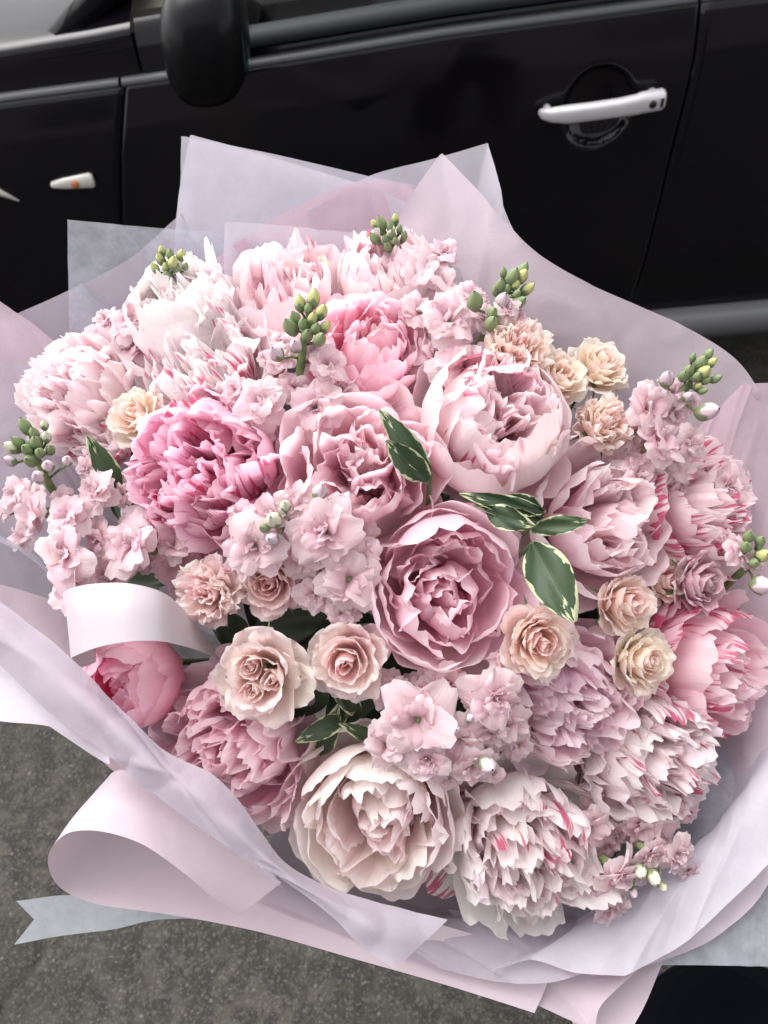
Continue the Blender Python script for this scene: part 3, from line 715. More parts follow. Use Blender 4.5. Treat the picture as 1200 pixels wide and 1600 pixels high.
def stock(label, tip, florets, buds, seed, down=None, lone=False):
    """tip: (px,py,d) of the spike's end; florets (px,py,r,d); buds (px,py,r,d,colour)"""
    base = P(*tip); e = empty('stock_spike', base); tag(e, label, 'stock flower', 'stock flower spikes in the bouquet')
    rg = random.Random(seed)
    if florets:
        fx = sum(f[0] for f in florets) / len(florets); fy = sum(f[1] for f in florets) / len(florets); fd = max(f[3] for f in florets) + .05
    else: fx, fy, fd = tip[0] * .9 + 60, tip[1] * .9 + 85, tip[2] + .05
    if down: fx, fy, fd = down
    mid = P(fx, fy, fd); b = MB()
    top = P(tip[0], tip[1], tip[2] + .012)
    crv = [top - base, top.lerp(mid, .45) + P(tip[0], tip[1], tip[2]) * 0 - base + fwd * -.008, mid - base, BIND - base]
    b.tube(crv, [.0022, .0032, .0035, .003], 7); s = b.build('stem', M_GREEN, e); s.color = (.22, .30, .12, 1)
    extra = []
    for (x, y, r, d) in florets:
        for q_ in range(2):
            a = rg.uniform(0, 6.28); extra.append((x + r * .95 * math.cos(a), y + r * .95 * math.sin(a), r * rg.uniform(.5, .75), d + .008 + rg.uniform(0, .01)))
    if not lone: florets = florets + extra
    for i, (x, y, r, d) in enumerate(florets): floret(e, x, y, r, d, mixc(MAUVE, (.91, .74, .77), rg.uniform(0, .6)), seed * 17 + i, (0, 0), rg.random() < .6)
    bb = MB()
    for i, bd in enumerate(buds):
        x, y, r, d, c = bd; R = r * d / F * 1.45
        p = P(x, y, d); back = top.lerp(mid, min(1, max(.02, (p - top).length / max(.01, (mid - top).length) * .8)))
        dirn = ((p - back).normalized() * .8 + (top - mid).normalized() * .45 - fwd * .25).normalized()
        o = link('bud', BUD, e); R *= rg.uniform(.72, 1.08); o.scale = (R * 1.15, R * 1.15, R * 1.0); o.location = p - base - dirn * R
        o.rotation_mode = 'QUATERNION'; o.rotation_quaternion = dirn.to_track_quat('Z', 'Y') @ Quaternion((0, 0, 1), rg.uniform(0, 6)); o.color = (*c, 1)
        bb.tube([back - base, back.lerp(p, .5) - base + fwd * .002, p - base - dirn * R * .9], .0011, 5)
    if buds: s = bb.build('bud_stalk', M_GREEN, e); s.color = (.22, .30, .12, 1); s['kind'] = 'stuff' if False else 'part'; del s['kind']
    return e
def tipbuds(cx, cy, d, n, spread, seed, r=(9, 13), cols=(GB, GB, YB), flat=1.0):
    rg = random.Random(seed); out = []
    for i in range(n):
        a = i * 2.399 + rg.uniform(-.2, .2); q = .88 * spread * math.sqrt((i + .4) / n)
        out.append((cx + q * math.cos(a), cy + q * math.sin(a) * flat, rg.uniform(*r), d + .0002 * q + rg.uniform(-.003, .003), rg.choice(cols)))
    return out

# ------------------------------------------------------------------ leaves
def leaf_object(parent, a, b, width, curl, m, col, seed, side=None, name='leaf', origin=None):
    """a, b: (px,py,d) base and tip"""
    A, B = P(*a), P(*b); ax = (B - A); L_ = ax.length; ax.normalize()
    view = (A - CAM).normalized(); sdv = ax.cross(view).normalized(); nrm = sdv.cross(ax).normalized()
    if nrm.dot(view) > 0: nrm = -nrm
    rg = np.random.RandomState(seed); wd = width * a[2] / F / 2 * .84
    nu, nv = 11, 16; pts = np.zeros((nv, nu, 3)); uv = np.zeros((nv, nu, 2)); ph = rg.rand() * 6
    if side is None: side = rg.uniform(-.4, .4)
    for j in range(nv):
        v = j / (nv - 1); w = wd * (math.sin(math.pi * (v * .97 + .015) ** .85) ** .75)
        for i in range(nu):
            u = -1 + 2 * i / (nu - 1)
            p = A + ax * (L_ * v) + sdv * (u * w) + nrm * (curl * L_ * math.sin(math.pi * v) + abs(u) * w * .35 + side * u * w + .0022 * math.sin(u * 5 + v * 9 + ph) * abs(u))
            pts[j, i] = p - (origin or Vector()); uv[j, i] = ((u + 1) / 2, v)
    o = link(name, grid_mesh(name, pts, uv, m), parent); o.color = (*col, 1); return o
def sprig(label, leaves, m, seed, name='leaf_sprig', col=(.045, .085, .035), cat='leaf sprig'):
    base = P(*leaves[0][0]); e = empty(name, base); tag(e, label, cat)
    for i, lf in enumerate(leaves):
        a, b, w, curl = lf[:4]
        leaf_object(e, a, b, w, curl, m, lf[4] if len(lf) > 4 else col, seed + i, lf[5] if len(lf) > 5 else None, origin=base)
    q = MB(); p0 = P(*leaves[0][0]); q.tube([Vector(), (p0.lerp(BIND, .4) - base) , BIND - base], .0018, 6)
    s = q.build('stem', M_GREEN, e); s.color = (.14, .2, .08, 1)
    return e

# ------------------------------------------------------------------ wrapping paper
def sheet(name, label, rows, m, nu=130, nv=50, wr=.002, seed=0, cat='wrapping paper', group='sheets of wrapping paper round the bouquet', thick=0):
    rc = [catmull([(*P(p[0], p[1], p[2]), *(p[3:])) for p in r], nu) for r in rows]
    rc = np.array(rc); out = np.zeros((nv, nu, 3))
    for i in range(nu): out[:, i] = catmull([tuple(rc[j, i]) for j in range(len(rc))], nv)
    org = Vector(out.reshape(-1, 3).mean(0))
    du = np.gradient(out, axis=1); dv = np.gradient(out, axis=0); n = np.cross(du, dv); n /= np.linalg.norm(n, axis=-1, keepdims=True) + 1e-9
    rl = random.Random(seed + 900); UU, VV = np.meshgrid(np.linspace(0, 1, nu), np.linspace(0, 1, nv)); cr = np.zeros((nv, nu))
    for q_ in range(11 if wr > .0015 else 0):
        a = rl.uniform(-.9, .9); c0 = rl.uniform(.05, .95); dd = (UU - c0) + a * (VV - .6) * .5; w_ = rl.uniform(.008, .05)
        cr += rl.choice((-1, 1)) * rl.uniform(.5, 1.5) * np.exp(-np.abs(dd) / w_) * np.exp(-((VV - rl.uniform(.3, 1)) / .5) ** 2)
    for j in range(nv):
        for i in range(nu):
            p = out[j, i]
            h = .75 * cr[j, i] + mnoise.noise((p[0] * 16 + seed, p[1] * 16, p[2] * 16)) + .45 * (1 - 2 * abs(mnoise.noise((p[0] * 30 + seed * 3, p[1] * 30, p[2] * 30))))
            out[j, i] = p + n[j, i] * h * wr
    o = link(name, grid_mesh(name, out - np.array(org), mat=m)); o.location = org; tag(o, label, cat, group)
    return o
exec_order = None
# back of the wrap, top
sheet('wrapping_sheet', 'outermost white film sheet with its tall corner at the top left of the bouquet', [
    [(560, 900, .93), (620, 880, .93), (700, 880, .93)],
    [(330, 640, .80), (560, 600, .80), (800, 600, .80)],
    [(235, 470, .715), (262, 400, .715), (278, 310, .715), (283, 212, .715, 1), (430, 241, .712), (575, 275, .71), (690, 300, .71), (800, 352, .71)]], M_FILM, seed=1)
sheet('wrapping_sheet', 'white film sheet lying just in front of the tall top left corner', [
    [(560, 900, .925), (620, 880, .925), (700, 880, .925)],
    [(340, 640, .79), (560, 610, .79), (780, 620, .79)],
    [(262, 480, .706), (270, 400, .706), (280, 300, .706), (297, 210, .706, 1), (400, 238, .705), (500, 268, .703), (600, 300, .70), (700, 350, .70), (790, 420, .70)]], M_FILM, seed=2)
sheet('wrapping_sheet', 'white film sheet with the square corner at the top right', [
    [(600, 900, .92), (680, 880, .92), (740, 900, .92)],
    [(520, 600, .79), (700, 600, .79), (900, 640, .79)],
    [(480, 330, .70), (575, 276, .70), (670, 250, .70), (763, 223, .70, 1), (782, 290, .698), (803, 358, .695), (850, 410, .69), (950, 470, .69)]], M_FILM, seed=3)
sheet('wrapping_sheet', 'pink film sheet showing as a slanted pink band near the top', [
    [(580, 900, .915), (640, 880, .915), (720, 900, .915)],
    [(330, 640, .78), (560, 600, .78), (820, 640, .78)],
    [(250, 500, .696), (330, 410, .696), (440, 335, .696), (560, 284, .696), (640, 292, .696), (720, 350, .694), (820, 440, .69)]], M_PINKF, seed=4)
sheet('wrapping_sheet', 'grey translucent film sheet with its square corner at the upper left', [
    [(520, 900, .91), (600, 880, .91), (680, 880, .91)],
    [(200, 720, .77), (350, 640, .77), (520, 600, .77)],
    [(108, 640, .70), (106, 500, .70), (105, 343, .70, 1), (190, 351, .70), (270, 358, .70), (350, 366, .70), (460, 400, .70)]], M_GREY, seed=5)
sheet('wrapping_sheet', 'lilac film sheet slanting up from the left edge under the grey corner', [
    [(520, 920, .92), (560, 900, .92), (620, 880, .92)],
    [(150, 800, .79), (280, 680, .79), (420, 620, .79)],
    [(-90, 545, .708), (0, 502, .708), (100, 457, .708), (200, 405, .708), (262, 352, .708), (284, 333, .708)]], M_LILAC, seed=6)
sheet('wrapping_sheet', 'white film sheet with a faint corner above the striped white peonies', [
    [(580, 900, .90), (640, 880, .90), (700, 900, .90)],
    [(380, 620, .77), (560, 580, .77), (760, 620, .77)],
    [(342, 470, .688), (348, 410, .688), (352, 347, .688, 1), (440, 352, .686), (530, 362, .685), (620, 376, .685), (720, 420, .685)]], M_FILM, seed=7)
sheet('wrapping_sheet', 'large lilac sheet folded along the right rim beside the car door', [
    [(640, 900, .90), (720, 900, .90), (780, 940, .90), (800, 1000, .90)],
    [(560, 600, .76), (800, 620, .76), (1000, 740, .76), (1080, 960, .76)],
    [(600, 470, .70), (800, 500, .70), (980, 600, .70), (1120, 720, .70)],
    [(618, 345, .683), (652, 290, .683), (690, 238, .683, 1), (742, 293, .68), (795, 352, .675), (850, 402, .67), (930, 447, .665), (1010, 484, .66), (1085, 518, .655), (1150, 560, .65), (1190, 615, .65)]], M_LILACD, nu=110, seed=8)
sheet('wrapping_sheet', 'pink film sheet at the left edge beside the palest peony', [
    [(500, 960, .90), (540, 920, .90), (580, 900, .90)],
    [(120, 900, .76), (220, 760, .76), (330, 660, .76)],
    [(-120, 700, .69), (-60, 420, .69), (0, 470, .69, 1), (60, 510, .69), (140, 572, .69), (220, 600, .70)]], M_PINKF, seed=9)
sheet('wrapping_sheet', 'pale tissue sheet behind the leftmost stock flower', [
    [(480, 980, .89), (520, 940, .89), (560, 900, .89)],
    [(80, 1000, .74), (160, 820, .74), (280, 700, .74)],
    [(-150, 900, .675), (-100, 560, .675), (0, 562, .675), (60, 580, .675), (110, 640, .68), (180, 680, .69)]], M_LILAC, seed=10)
sheet('wrapping_sheet', 'pink tissue sheet with a straight top edge at the right of the bouquet', [
    [(800, 1080, .88), (780, 1020, .88), (760, 960, .88)],
    [(1080, 1120, .73), (1060, 960, .73), (1000, 800, .73)],
    [(1290, 1230, .645), (1290, 900, .645), (1290, 598, .645, 1), (1200, 598, .65), (1162, 599, .655, 1), (1120, 640, .675), (1060, 700, .70)]], M_PINKF, seed=11)
# right and bottom of the wrap
sheet('wrapping_sheet', 'smooth lilac sheet under the crimson splashed peonies at the lower right', [
    [(700, 1080, .88), (740, 1060, .88), (780, 1030, .88), (800, 980, .88)],
    [(640, 1340, .72), (860, 1370, .72), (1030, 1240, .72), (1080, 1000, .73)],
    [(600, 1440, .655), (880, 1480, .65), (1130, 1330, .655), (1190, 1020, .67)],
    [(580, 1490, .63), (900, 1530, .62), (1190, 1400, .62), (1300, 1000, .63)]], M_LILACD, seed=12)
sheet('wrapping_sheet', 'long curved film sheet sweeping from the bottom up to the right edge', [
    [(720, 1100, .87), (760, 1070, .87), (800, 1040, .87)],
    [(860, 1400, .70), (1040, 1300, .70), (1130, 1120, .70)],
    [(860, 1460, .63), (1080, 1330, .63), (1260, 1130, .63)],
    [(760, 1516, .595), (833, 1502, .595), (900, 1520, .592), (976, 1525, .59, 1), (1060, 1480, .60), (1150, 1400, .605), (1280, 1270, .61)]], M_FILM, seed=13)
sheet('wrapping_sheet', 'grey translucent film sheet with a straight lower edge above the black trousers', [
    [(860, 1280, .72), (1000, 1180, .72), (1120, 1080, .72)],
    [(900, 1430, .65), (1080, 1350, .65), (1260, 1200, .65)],
    [(905, 1508, .622), (1050, 1508, .622), (1160, 1509, .622), (1300, 1512, .622)]], M_GREY, seed=14)
sheet('wrapping_sheet', 'white film sheet under the cream peony with its edge dipping at the bottom', [
    [(560, 1120, .86), (620, 1120, .86), (700, 1120, .86)],
    [(440, 1280, .70), (640, 1380, .70), (860, 1400, .70)],
    [(420, 1350, .635), (600, 1430, .63), (900, 1440, .63)],
    [(400, 1400, .61), (540, 1460, .605), (640, 1495, .60), (760, 1530, .598), (860, 1535, .598), (935, 1510, .60)]], M_LILAC, seed=15)
# pink matte paper with its curled roll, lower left
sheet('wrapping_paper_roll', 'pink matte paper curled into a wide roll over the asphalt at the lower left', [
    [(372, 1433, .545, 1), (330, 1400, .535), (285, 1362, .527), (220, 1318, .522), (150, 1298, .525), (100, 1305, .54), (74, 1340, .565), (92, 1385, .59), (150, 1412, .60), (270, 1430, .602), (400, 1455, .602), (560, 1500, .602), (700, 1540, .602), (835, 1583, .602)],
    [(405, 1407, .548, 1), (330, 1350, .538), (270, 1300, .532), (210, 1262, .53), (155, 1252, .535), (122, 1268, .55), (108, 1292, .575), (130, 1330, .60), (200, 1365, .612), (320, 1395, .615), (450, 1425, .615), (600, 1465, .612), (720, 1505, .612), (850, 1550, .612)],
    [(440, 1380, .552, 1), (380, 1330, .545), (310, 1280, .542), (250, 1235, .545), (205, 1205, .55), (178, 1205, .56), (172, 1220, .585), (200, 1260, .61), (270, 1300, .625), (400, 1350, .63), (520, 1390, .63), (640, 1430, .62), (740, 1460, .62), (870, 1500, .62)]], M_PINK, nu=120, nv=30, wr=.0008, seed=16)
sheet('wrapping_sheet', 'pink matte sheet at the left edge with its lower rim above the asphalt', [
    [(440, 1100, .82), (420, 1160, .82), (400, 1200, .82)],
    [(60, 930, .66), (160, 1050, .66), (260, 1180, .65)],
    [(-160, 900, .60), (-60, 1110, .595), (0, 1127, .59), (80, 1136, .585), (130, 1162, .58), (180, 1205, .575), (230, 1240, .57)]], M_PINK, wr=.001, seed=17)
sheet('wrapping_sheet', 'blue grey tissue sheet rising at the left under the satin loop', [
    [(460, 1060, .80), (440, 1120, .80), (420, 1160, .80)],
    [(150, 900, .67), (200, 1010, .67), (300, 1160, .66)],
    [(-120, 800, .585), (-40, 820, .585), (20, 845, .585), (70, 880, .59), (110, 950, .595), (180, 1060, .60), (260, 1160, .60)]], M_GREY, seed=18)
sheet('wrapping_sheet', 'long lilac tissue fold running diagonally across the lower left in front of the flowers', [
    [(-80, 882, .535), (0, 940, .53), (104, 1022, .525), (183, 1100, .52), (258, 1170, .52), (300, 1192, .52), (342, 1221, .52), (378, 1260, .522), (410, 1300, .525), (452, 1348, .53), (520, 1385, .535), (600, 1412, .54), (700, 1437, .545, 1)],
    [(-90, 930, .515), (0, 985, .512), (90, 1065, .508), (170, 1130, .505), (230, 1185, .503), (280, 1225, .503), (320, 1255, .503), (365, 1292, .505), (400, 1325, .507), (450, 1365, .511), (520, 1410, .516), (585, 1445, .52), (655, 1480, .532, 1)],
    [(-100, 985, .525), (0, 1040, .52), (75, 1112, .515), (165, 1180, .51), (205, 1222, .508), (250, 1250, .508), (300, 1285, .508), (350, 1320, .508), (395, 1345, .51), (445, 1380, .512), (515, 1430, .515), (565, 1478, .518), (615, 1514, .52, 1)]], M_LILAC, nu=130, nv=24, wr=.0022, seed=19)
sheet('wrapping_sheet', 'thin tissue edge tucked under the long diagonal fold', [
    [(-80, 1000, .54), (30, 1060, .54), (110, 1130, .54), (200, 1190, .54), (300, 1260, .54), (420, 1350, .54)],
    [(-80, 1050, .535), (40, 1110, .53), (100, 1150, .528), (165, 1192, .522), (172, 1184, .518, 1), (260, 1258, .52), (350, 1322, .525), (440, 1386, .53)]], M_FILM, nu=70, nv=10, wr=.001, seed=20)
sheet('wrapping_sheet', 'pink sheet pointing down at the bottom edge right of centre', [
    [(700, 1420, .66), (800, 1440, .66), (900, 1450, .66)],
    [(760, 1500, .63), (850, 1520, .63), (960, 1510, .63)],
    [(800, 1552, .612), (860, 1580, .61), (930, 1612, .608, 1), (940, 1570, .606), (1002, 1509, .604)]], M_PINK, wr=.0008, seed=21)
sheet('wrapping_sheet', 'mauve sheet corner beside the black trousers at the bottom', [
    [(820, 1430, .67), (900, 1440, .67), (1000, 1400, .67)],
    [(880, 1540, .64), (940, 1530, .64), (1010, 1480, .64)],
    [(905, 1660, .622), (960, 1640, .622), (1000, 1585, .622), (1037, 1500, .622)]], M_PINK, wr=.0008, seed=22)
sheet('ribbon_tail', 'grey ribbon tail with a notched end hanging over the asphalt at the lower left', [
    [(25, 1408, .66), (100, 1399, .655), (180, 1400, .65), (300, 1410, .65), (380, 1420, .65)],
    [(53, 1437, .66), (110, 1426, .657), (180, 1422, .652), (300, 1424, .65), (380, 1428, .65)],
    [(22, 1476, .66), (100, 1462, .658), (180, 1452, .653), (250, 1437, .65), (380, 1436, .65)]], M_TAIL, nu=40, nv=3, wr=.0006, cat='ribbon', group='ribbon ends', seed=23)
# satin loop
sheet('satin_ribbon_loop', 'wide pale pink satin ribbon looping over the closed pink peony at the left', [
    [(150, 1010, .60), (115, 960, .575), (98, 930, .548), (118, 917, .530), (160, 911, .522), (205, 912, .520), (250, 924, .527), (280, 945, .545), (312, 985, .572), (342, 1028, .60)],
    [(150, 1020, .585), (122, 990, .560), (104, 962, .540), (118, 955, .522), (155, 948, .514), (205, 948, .512), (250, 955, .520), (282, 972, .54), (312, 1000, .568), (342, 1029, .598)],
    [(150, 1035, .57), (128, 1042, .550), (111, 1031, .532), (124, 1022, .517), (158, 1010, .508), (205, 1002, .506), (250, 1002, .514), (285, 1009, .534), (314, 1018, .562), (341, 1031, .595)]], M_SATIN, nu=70, nv=14, wr=.0004, cat='ribbon', group='ribbon ends', seed=24)

# ------------------------------------------------------------------ flowers
WHITE = (.95, .905, .895); BLUSH = (.95, .82, .835); PALE = (.95, .75, .795); PINKC = (.95, .65, .73); MID = (.94, .58, .69); DEEP = (.92, .45, .64); HOT = (.70, .24, .42)
CREAM = (.93, .86, .83); LIL = (.93, .64, .76); LILP = (.94, .76, .83)
peony(122, 612, 84, .63, 'bomb', BLUSH, PALE, .15, 'palest round pink peony at the far left behind the green buds', (-.1, .1), 1)
peony(160, 680, 52, .635, 'loose', WHITE, BLUSH, .75, 'small white peony with crimson stripes just right of the leftmost green buds', (-.1, .1), 2)
peony(290, 500, 92, .635, 'globe', WHITE, WHITE, .25, 'white peony at the upper left under the lone yellow bud cluster', (0, .3), 3)
peony(325, 590, 108, .605, 'loose', WHITE, WHITE, .62, 'big white peony with fine crimson stripes above the deep pink one', (-.1, .25), 4)
peony(452, 468, 90, .645, 'loose', BLUSH, PALE, .45, 'pale pink peony at the top with crimson flecks, left of the rounded pink one', (0, .3), 5)
peony(608, 450, 84, .645, 'globe', BLUSH, PALE, .5, 'pale peony behind the rounded pink peony, touching the top stock flower', (0, .3), 6)
peony(572, 555, 90, .60, 'rosy', PINKC, PINKC, .1, 'rounded clear pink peony right of the central green bud spike', (.1, .15), 7)
peony(322, 742, 120, .565, 'bomb', LIL, DEEP, .55, 'deepest pink peony with crimson undersides in the left half', (-.05, 0), 8)
peony(560, 745, 122, .548, 'loose', PALE, PALE, .25, 'soft pink open peony just left of the two cream edged leaves', (0, 0), 9)
peony(768, 672, 122, .565, 'globe', BLUSH, PALE, .55, 'largest pale pink peony with crimson marks below the peach roses', (.0, .05), 10)
peony(697, 915, 122, .545, 'rosy', (.96, .77, .82), (.96, .70, .77), .12, 'clear pink cupped peony in the middle of the bouquet', (.0, 0), 11)
peony(925, 815, 112, .585, 'loose', BLUSH, PALE, .1, 'blush ruffled peony behind the big cream edged leaf', (.25, .0), 12)
peony(1080, 795, 100, .625, 'loose', BLUSH, PALE, .8, 'pink peony with crimson base at the right edge below the stock spike', (.3, .1), 13)
peony(215, 1060, 92, .585, 'bud', MID, DEEP, .2, 'half closed pink peony under the satin ribbon loop', (.2, .1), 14)
peony(362, 1165, 122, .575, 'bomb', (.96, .73, .80), PINKC, .25, 'ruffled pink peony at the lower left against the lilac fold', (-.05, .1), 15)
peony(583, 1258, 120, .56, 'rosy', CREAM, (.95, .82, .81), .22, 'creamy white cupped peony at the bottom centre', (0, .12), 16)
peony(805, 1322, 122, .57, 'bomb', WHITE, BLUSH, .5, 'white and pink streaked peony lowest in the bouquet', (.0, .12), 17)
peony(1000, 1180, 112, .60, 'bomb', WHITE, BLUSH, .55, 'white peony with a crimson splashed petal at the lower right', (.1, .12), 18)
peony(880, 1085, 104, .58, 'bomb', LILP, LILP, .0, 'lilac pink ruffled peony right of the mauve stock cluster', (.05, 0), 19)
peony(1098, 1040, 104, .62, 'loose', PINKC, PALE, .7, 'pink peony with crimson striped lower petal at the right edge', (.3, .0), 20)

PEACH = (.96, .83, .75); YEL = (.96, .87, .76); ROSEP = (.96, .83, .80)
rose(808, 545, 56, .585, PEACH, 'large peach rose below the right hand green bud spike', (.1, .1), 1, True)
rose(872, 590, 46, .60, YEL, 'yellowish peach rose between two other peach roses at the upper right', (.1, .1), 2)
rose(938, 572, 44, .625, YEL, 'peach rose standing free against the lilac paper at the upper right', (.1, .4), 3)
rose(944, 662, 46, .60, PEACH, 'ruffled peach rose left of the right hand stock flower', (.1, .1), 4, True)
rose(480, 424, 36, .675, YEL, 'yellow peach rose peeping out behind the top pink peonies', (0, .4), 5)
rose(325, 925, 54, .555, ROSEP, 'ruffled cream pink rose right of the satin ribbon', (0, .1), 6, True)
rose(422, 912, 54, .56, ROSEP, 'dusky pink rose tucked under the mauve stock florets', (.1, -.1), 7)
rose(408, 1057, 70, .535, (.94, .85, .79), 'biggest cream pink rose with wavy outer petals, lower left of centre', (0, 0), 8, False, 3)
rose(545, 1030, 60, .545, ROSEP, 'pink centred rose beside dark leaves left of the middle peony', (0, 0), 9)
rose(840, 1000, 58, .54, PEACH, 'peach rose in front of the big cream edged leaf', (0, -.1), 10)
rose(975, 945, 50, .585, PEACH, 'peach rose seen from the side under the blush peony', (.3, 0), 11)
rose(1003, 1035, 50, .585, YEL, 'yellowish rose with green sepals between the lilac and crimson striped peonies', (.2, .1), 12)
rose(212, 650, 42, .61, YEL, 'small ruffled yellowish rose between the white and the deep pink peonies', (0, .1), 13)
rose(1092, 912, 48, .61, (.74, .53, .58), 'dusty pink rose at the right under the pink peony', (.2, 0), 14)
rose(1035, 905, 36, .62, PEACH, 'small peach rose hidden beside the dusty pink rose', (.2, .2), 15)

stock('stock spike with a green bud cluster at the left edge', (45, 690, .58),
      [(155, 768, 42, .575), (113, 868, 62, .565), (215, 855, 60, .57), (60, 800, 48, .60), (275, 880, 45, .60), (30, 775, 34, .61), (180, 900, 45, .60)],
      tipbuds(50, 692, .58, 11, 40, 1, (10, 15), (GB, GB, CB)) + [(15, 720, 14, .58, PB), (105, 720, 14, .57, PB), (75, 728, 15, .57, PB), (60, 745, 13, .57, PB)], 31, (125, 830, .66))
stock('stock spike with small yellow green buds alone against the grey film', (267, 405, .64), [(262, 455, 16, .64), (205, 508, 38, .655), (215, 545, 34, .66)],
      tipbuds(266, 410, .635, 10, 30, 2, (8, 11), (YB, YB, GB)), 32, (262, 470, .66))
stock('stock spike standing between the white and rounded pink peonies with green buds', (483, 490, .565),
      [(410, 630, 46, .565), (495, 638, 50, .575), (512, 572, 34, .575), (440, 560, 28, .59)],
      tipbuds(482, 498, .56, 11, 38, 3, (11, 15), (GB, GB, YB)) + [(432, 552, 16, .56, PB), (462, 540, 16, .56, PB), (500, 530, 13, .56, GB)], 33, (466, 605, .60))
stock('stock spike with the topmost green buds', (608, 352, .65), [(655, 428, 46, .64), (620, 405, 34, .66), (690, 450, 34, .64), (585, 425, 34, .66)],
      tipbuds(608, 366, .645, 13, 32, 4, (8, 12), (YB, GB, GB, (.7, .68, .66))), 34, (620, 420, .67))
stock('leaning stock spike with green buds above the large peach rose', (805, 430, .60), [(700, 505, 54, .60), (722, 578, 54, .595), (660, 560, 40, .62), (755, 500, 30, .61), (790, 485, 24, .59)],
      tipbuds(800, 445, .595, 12, 34, 5, (9, 13), (GB, GB, YB)) + [(742, 470, 16, .59, GB), (770, 490, 13, .59, GB), (785, 470, 17, .59, PB), (768, 505, 14, .59, GB)], 35, (738, 560, .63))
stock('right hand stock spike with its green bud tip against pink paper', (1095, 565, .60), [(1010, 638, 46, .60), (1028, 692, 48, .60), (990, 745, 44, .61), (1050, 650, 34, .615), (1045, 730, 34, .63)],
      tipbuds(1095, 580, .595, 12, 36, 6, (9, 13), (GB, YB, GB)) + [(1042, 592, 18, .59, PB), (1106, 643, 17, .595, PB), (1075, 620, 12, .60, PB)], 36, (1030, 660, .64))
stock('mauve stock in the middle, left of the clear pink cupped peony', (440, 792, .53), [(398, 852, 54, .535), (508, 832, 64, .53), (545, 905, 54, .54), (380, 880, 36, .56), (470, 870, 40, .55), (560, 830, 36, .56)],
      [(446, 790, 14, .525, CB), (428, 812, 17, .525, CB), (425, 842, 15, .525, PB), (412, 825, 13, .525, GB), (500, 768, 17, .53, PB)], 37, (470, 880, .60))
stock('stock with loose green buds at the right edge of the photo', (1190, 850, .60), [(1150, 862, 32, .605), (1130, 760, 38, .64), (1150, 800, 32, .64)],
      [(1170, 838, 13, .60, GB), (1188, 845, 12, .60, GB), (1192, 868, 14, .60, YB), (1178, 880, 12, .60, GB), (1190, 915, 20, .60, PB), (1165, 855, 12, .6, GB)], 38, (1130, 920, .66))
stock('mauve stock cluster below the clear pink cupped peony', (760, 1180, .54), [(655, 1122, 68, .535), (768, 1088, 56, .54), (735, 1190, 42, .545), (700, 1065, 42, .555), (610, 1075, 40, .57), (715, 1150, 46, .545), (790, 1130, 40, .555)],
      [(762, 1196, 20, .53, PB), (712, 1140, 14, .53, PB), (735, 1122, 12, .53, PB)], 39, (700, 1150, .60))
stock('mauve stock hanging out at the lower right corner of the flowers', (1050, 1350, .60), [(960, 1362, 50, .585), (920, 1290, 42, .60), (1000, 1288, 40, .61), (1052, 1330, 38, .60), (935, 1240, 42, .62), (1010, 1330, 36, .60), (1040, 1270, 34, .62)],
      [(1022, 1372, 16, .585, CB), (1000, 1362, 15, .585, CB), (1035, 1385, 11, .59, CB), (990, 1395, 9, .59, PB)], 40, (985, 1290, .66))

# ------------------------------------------------------------------ leaves
sprig('dark green leaf beside the leftmost stock, in front of the striped white peony', [((190, 770, .60), (135, 680, .575), 42, .08), ((200, 790, .60), (225, 735, .59), 34, .06)], M_VAR, 1, col=(.045, .09, .04))
sprig('pair of cream edged leaves pointing up between the soft pink and large pale peonies', [((672, 740, .535), (592, 640, .525), 44, .08), ((668, 752, .532), (603, 688, .518), 50, .05)], M_VAR, 5, col=(.035, .06, .028))
sprig('folded cream edged leaves just below the large pale pink peony', [((850, 800, .55), (718, 772, .54), 34, .10), ((845, 812, .55), (740, 790, .54), 24, .12), ((760, 800, .545), (835, 822, .525), 46, .10), ((845, 800, .55), (790, 775, .55), 40, .1)], M_VAR, 12, col=(.03, .055, .025))
sprig('biggest cream edged leaf with its pointed companion in the right centre', [((832, 850, .545), (898, 972, .515), 84, .04, (.032, .06, .026), .1), ((830, 828, .545), (922, 812, .53), 36, .05, (.06, .10, .045))], M_VAR, 18, col=(.055, .095, .045))
sprig('dark leaves deep between the roses left of the middle peony', [((400, 985, .62), (520, 955, .60), 80, .05), ((440, 1000, .62), (560, 990, .61), 90, .05), ((470, 1120, .62), (500, 1020, .60), 80, .05), ((380, 1000, .64), (330, 960, .62), 60, .05), ((520, 930, .62), (590, 970, .61), 60, .05), ((540, 1110, .62), (600, 1060, .6), 60, .05)], M_GREEN, 25, col=(.028, .05, .022))
sprig('pale edged leaves between the cream peony and the biggest rose', [((540, 1120, .585), (462, 1160, .565), 38, .10), ((560, 1110, .585), (512, 1065, .56), 36, .1), ((500, 1180, .60), (530, 1100, .58), 40, .1), ((600, 1160, .59), (530, 1130, .57), 30, .1)], M_VAR, 33, col=(.05, .075, .04))
rgx = random.Random(77)
for k, (x, y) in enumerate([(250, 700), (480, 560), (660, 600), (640, 640), (840, 640), (860, 900), (960, 1000), (1040, 1100), (860, 1200), (700, 1240), (480, 1150), (300, 1010), (330, 1040), (560, 960), (600, 1010), (400, 780), (960, 640), (740, 560), (400, 960), (1000, 860)]):
    e = None
names_fill = ['left of the deep pink peony', 'right of the middle peony', 'under the lower right peonies', 'under the cream peony']
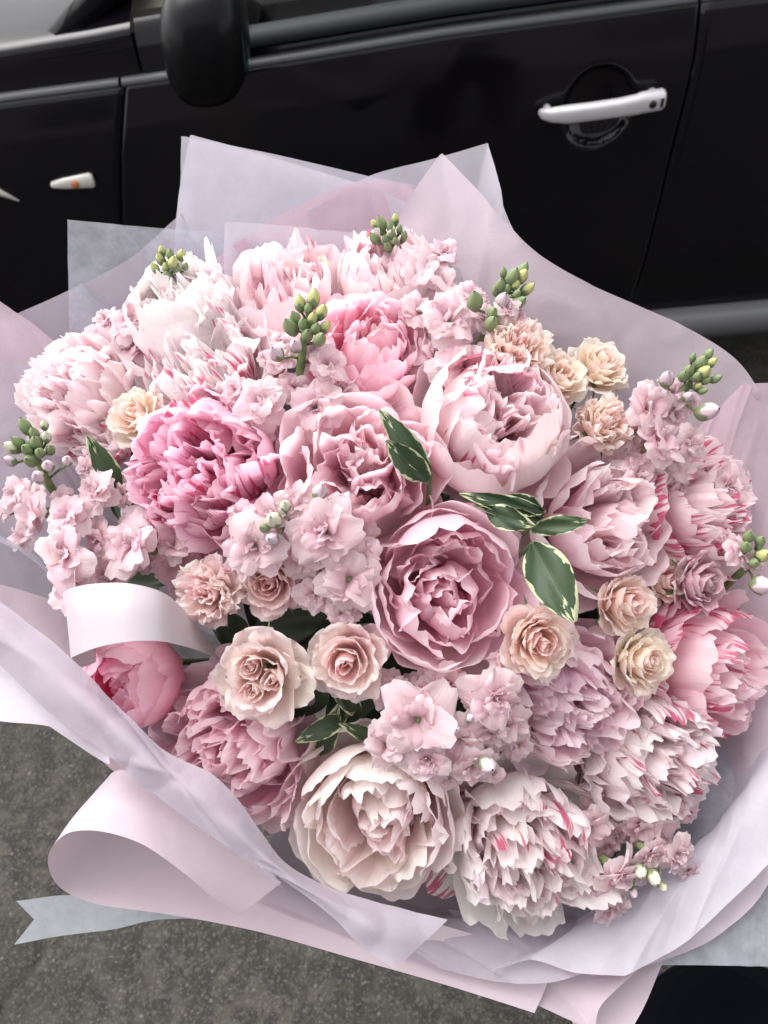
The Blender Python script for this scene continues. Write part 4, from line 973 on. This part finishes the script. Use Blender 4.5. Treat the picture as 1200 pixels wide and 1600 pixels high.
for k, (cx, cy) in enumerate([(330, 800), (800, 850), (950, 1130), (600, 1120)]):
    lv = []
    for i in range(16):
        x, y = cx + rgx.uniform(-190, 190), cy + rgx.uniform(-170, 170); a = rgx.uniform(0, 6.28); Ln = rgx.uniform(60, 110)
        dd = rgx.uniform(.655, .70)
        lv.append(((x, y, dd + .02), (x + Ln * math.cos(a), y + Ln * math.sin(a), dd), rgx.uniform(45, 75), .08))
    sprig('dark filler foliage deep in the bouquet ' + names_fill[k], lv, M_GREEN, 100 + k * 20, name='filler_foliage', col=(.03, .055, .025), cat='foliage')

# ------------------------------------------------------------------ the person's legs, lower right
import bmesh
def person():
    me = bpy.data.meshes.new('person'); bm = bmesh.new()
    J = {'pel': ((.47, -.16, .92), .15), 'waist': ((.47, -.18, 1.04), .145),
         'hl': ((.355, -.11, .84), .12), 'kl': ((.315, .10, .50), .10), 'al': ((.315, .10, .10), .085), 'hr': ((.58, -.14, .84), .125), 'kr': ((.60, -.08, .50), .085), 'ar': ((.61, -.16, .10), .062)}
    v = {k: bm.verts.new(p) for k, (p, r) in J.items()}
    for a, b in (('pel', 'waist'), ('pel', 'hl'), ('hl', 'kl'), ('kl', 'al'), ('pel', 'hr'), ('hr', 'kr'), ('kr', 'ar')): bm.edges.new((v[a], v[b]))
    bm.verts.ensure_lookup_table(); bm.to_mesh(me); bm.free()
    o = link('person', me, None, M_TROUSER)
    sk = o.modifiers.new('skin', 'SKIN'); 
    for i, (k, (p, r)) in enumerate(J.items()):
        me.skin_vertices[0].data[i].radius = (r, r * .9); me.skin_vertices[0].data[i].use_root = (i == 0)
    sb = o.modifiers.new('sub', 'SUBSURF'); sb.levels = 2; sb.render_levels = 2
    tag(o, 'person in black trousers standing at the lower right corner', 'person')
    for x, y in ((.315, .10), (.61, -.16)):
        rows = []
        for t, w, h in ((0, .02, .03), (.05, .036, .06), (.3, .04, .075), (.6, .045, .055), (.85, .042, .04), (.97, .028, .03), (1, .01, .015)):
            rows.append([(x + w * math.cos(a), y - .09 + t * .28, h * .5 + .002 + h * .5 * math.copysign(abs(math.sin(a)) ** .7, math.sin(a))) for a in [2 * math.pi * k / 16 for k in range(16)]])
        link('shoe', grid_mesh('shoe', np.array(rows), mat=M_SHOE, wrap=True), o)
    return o
if not bpy.context.object or True:
    person()
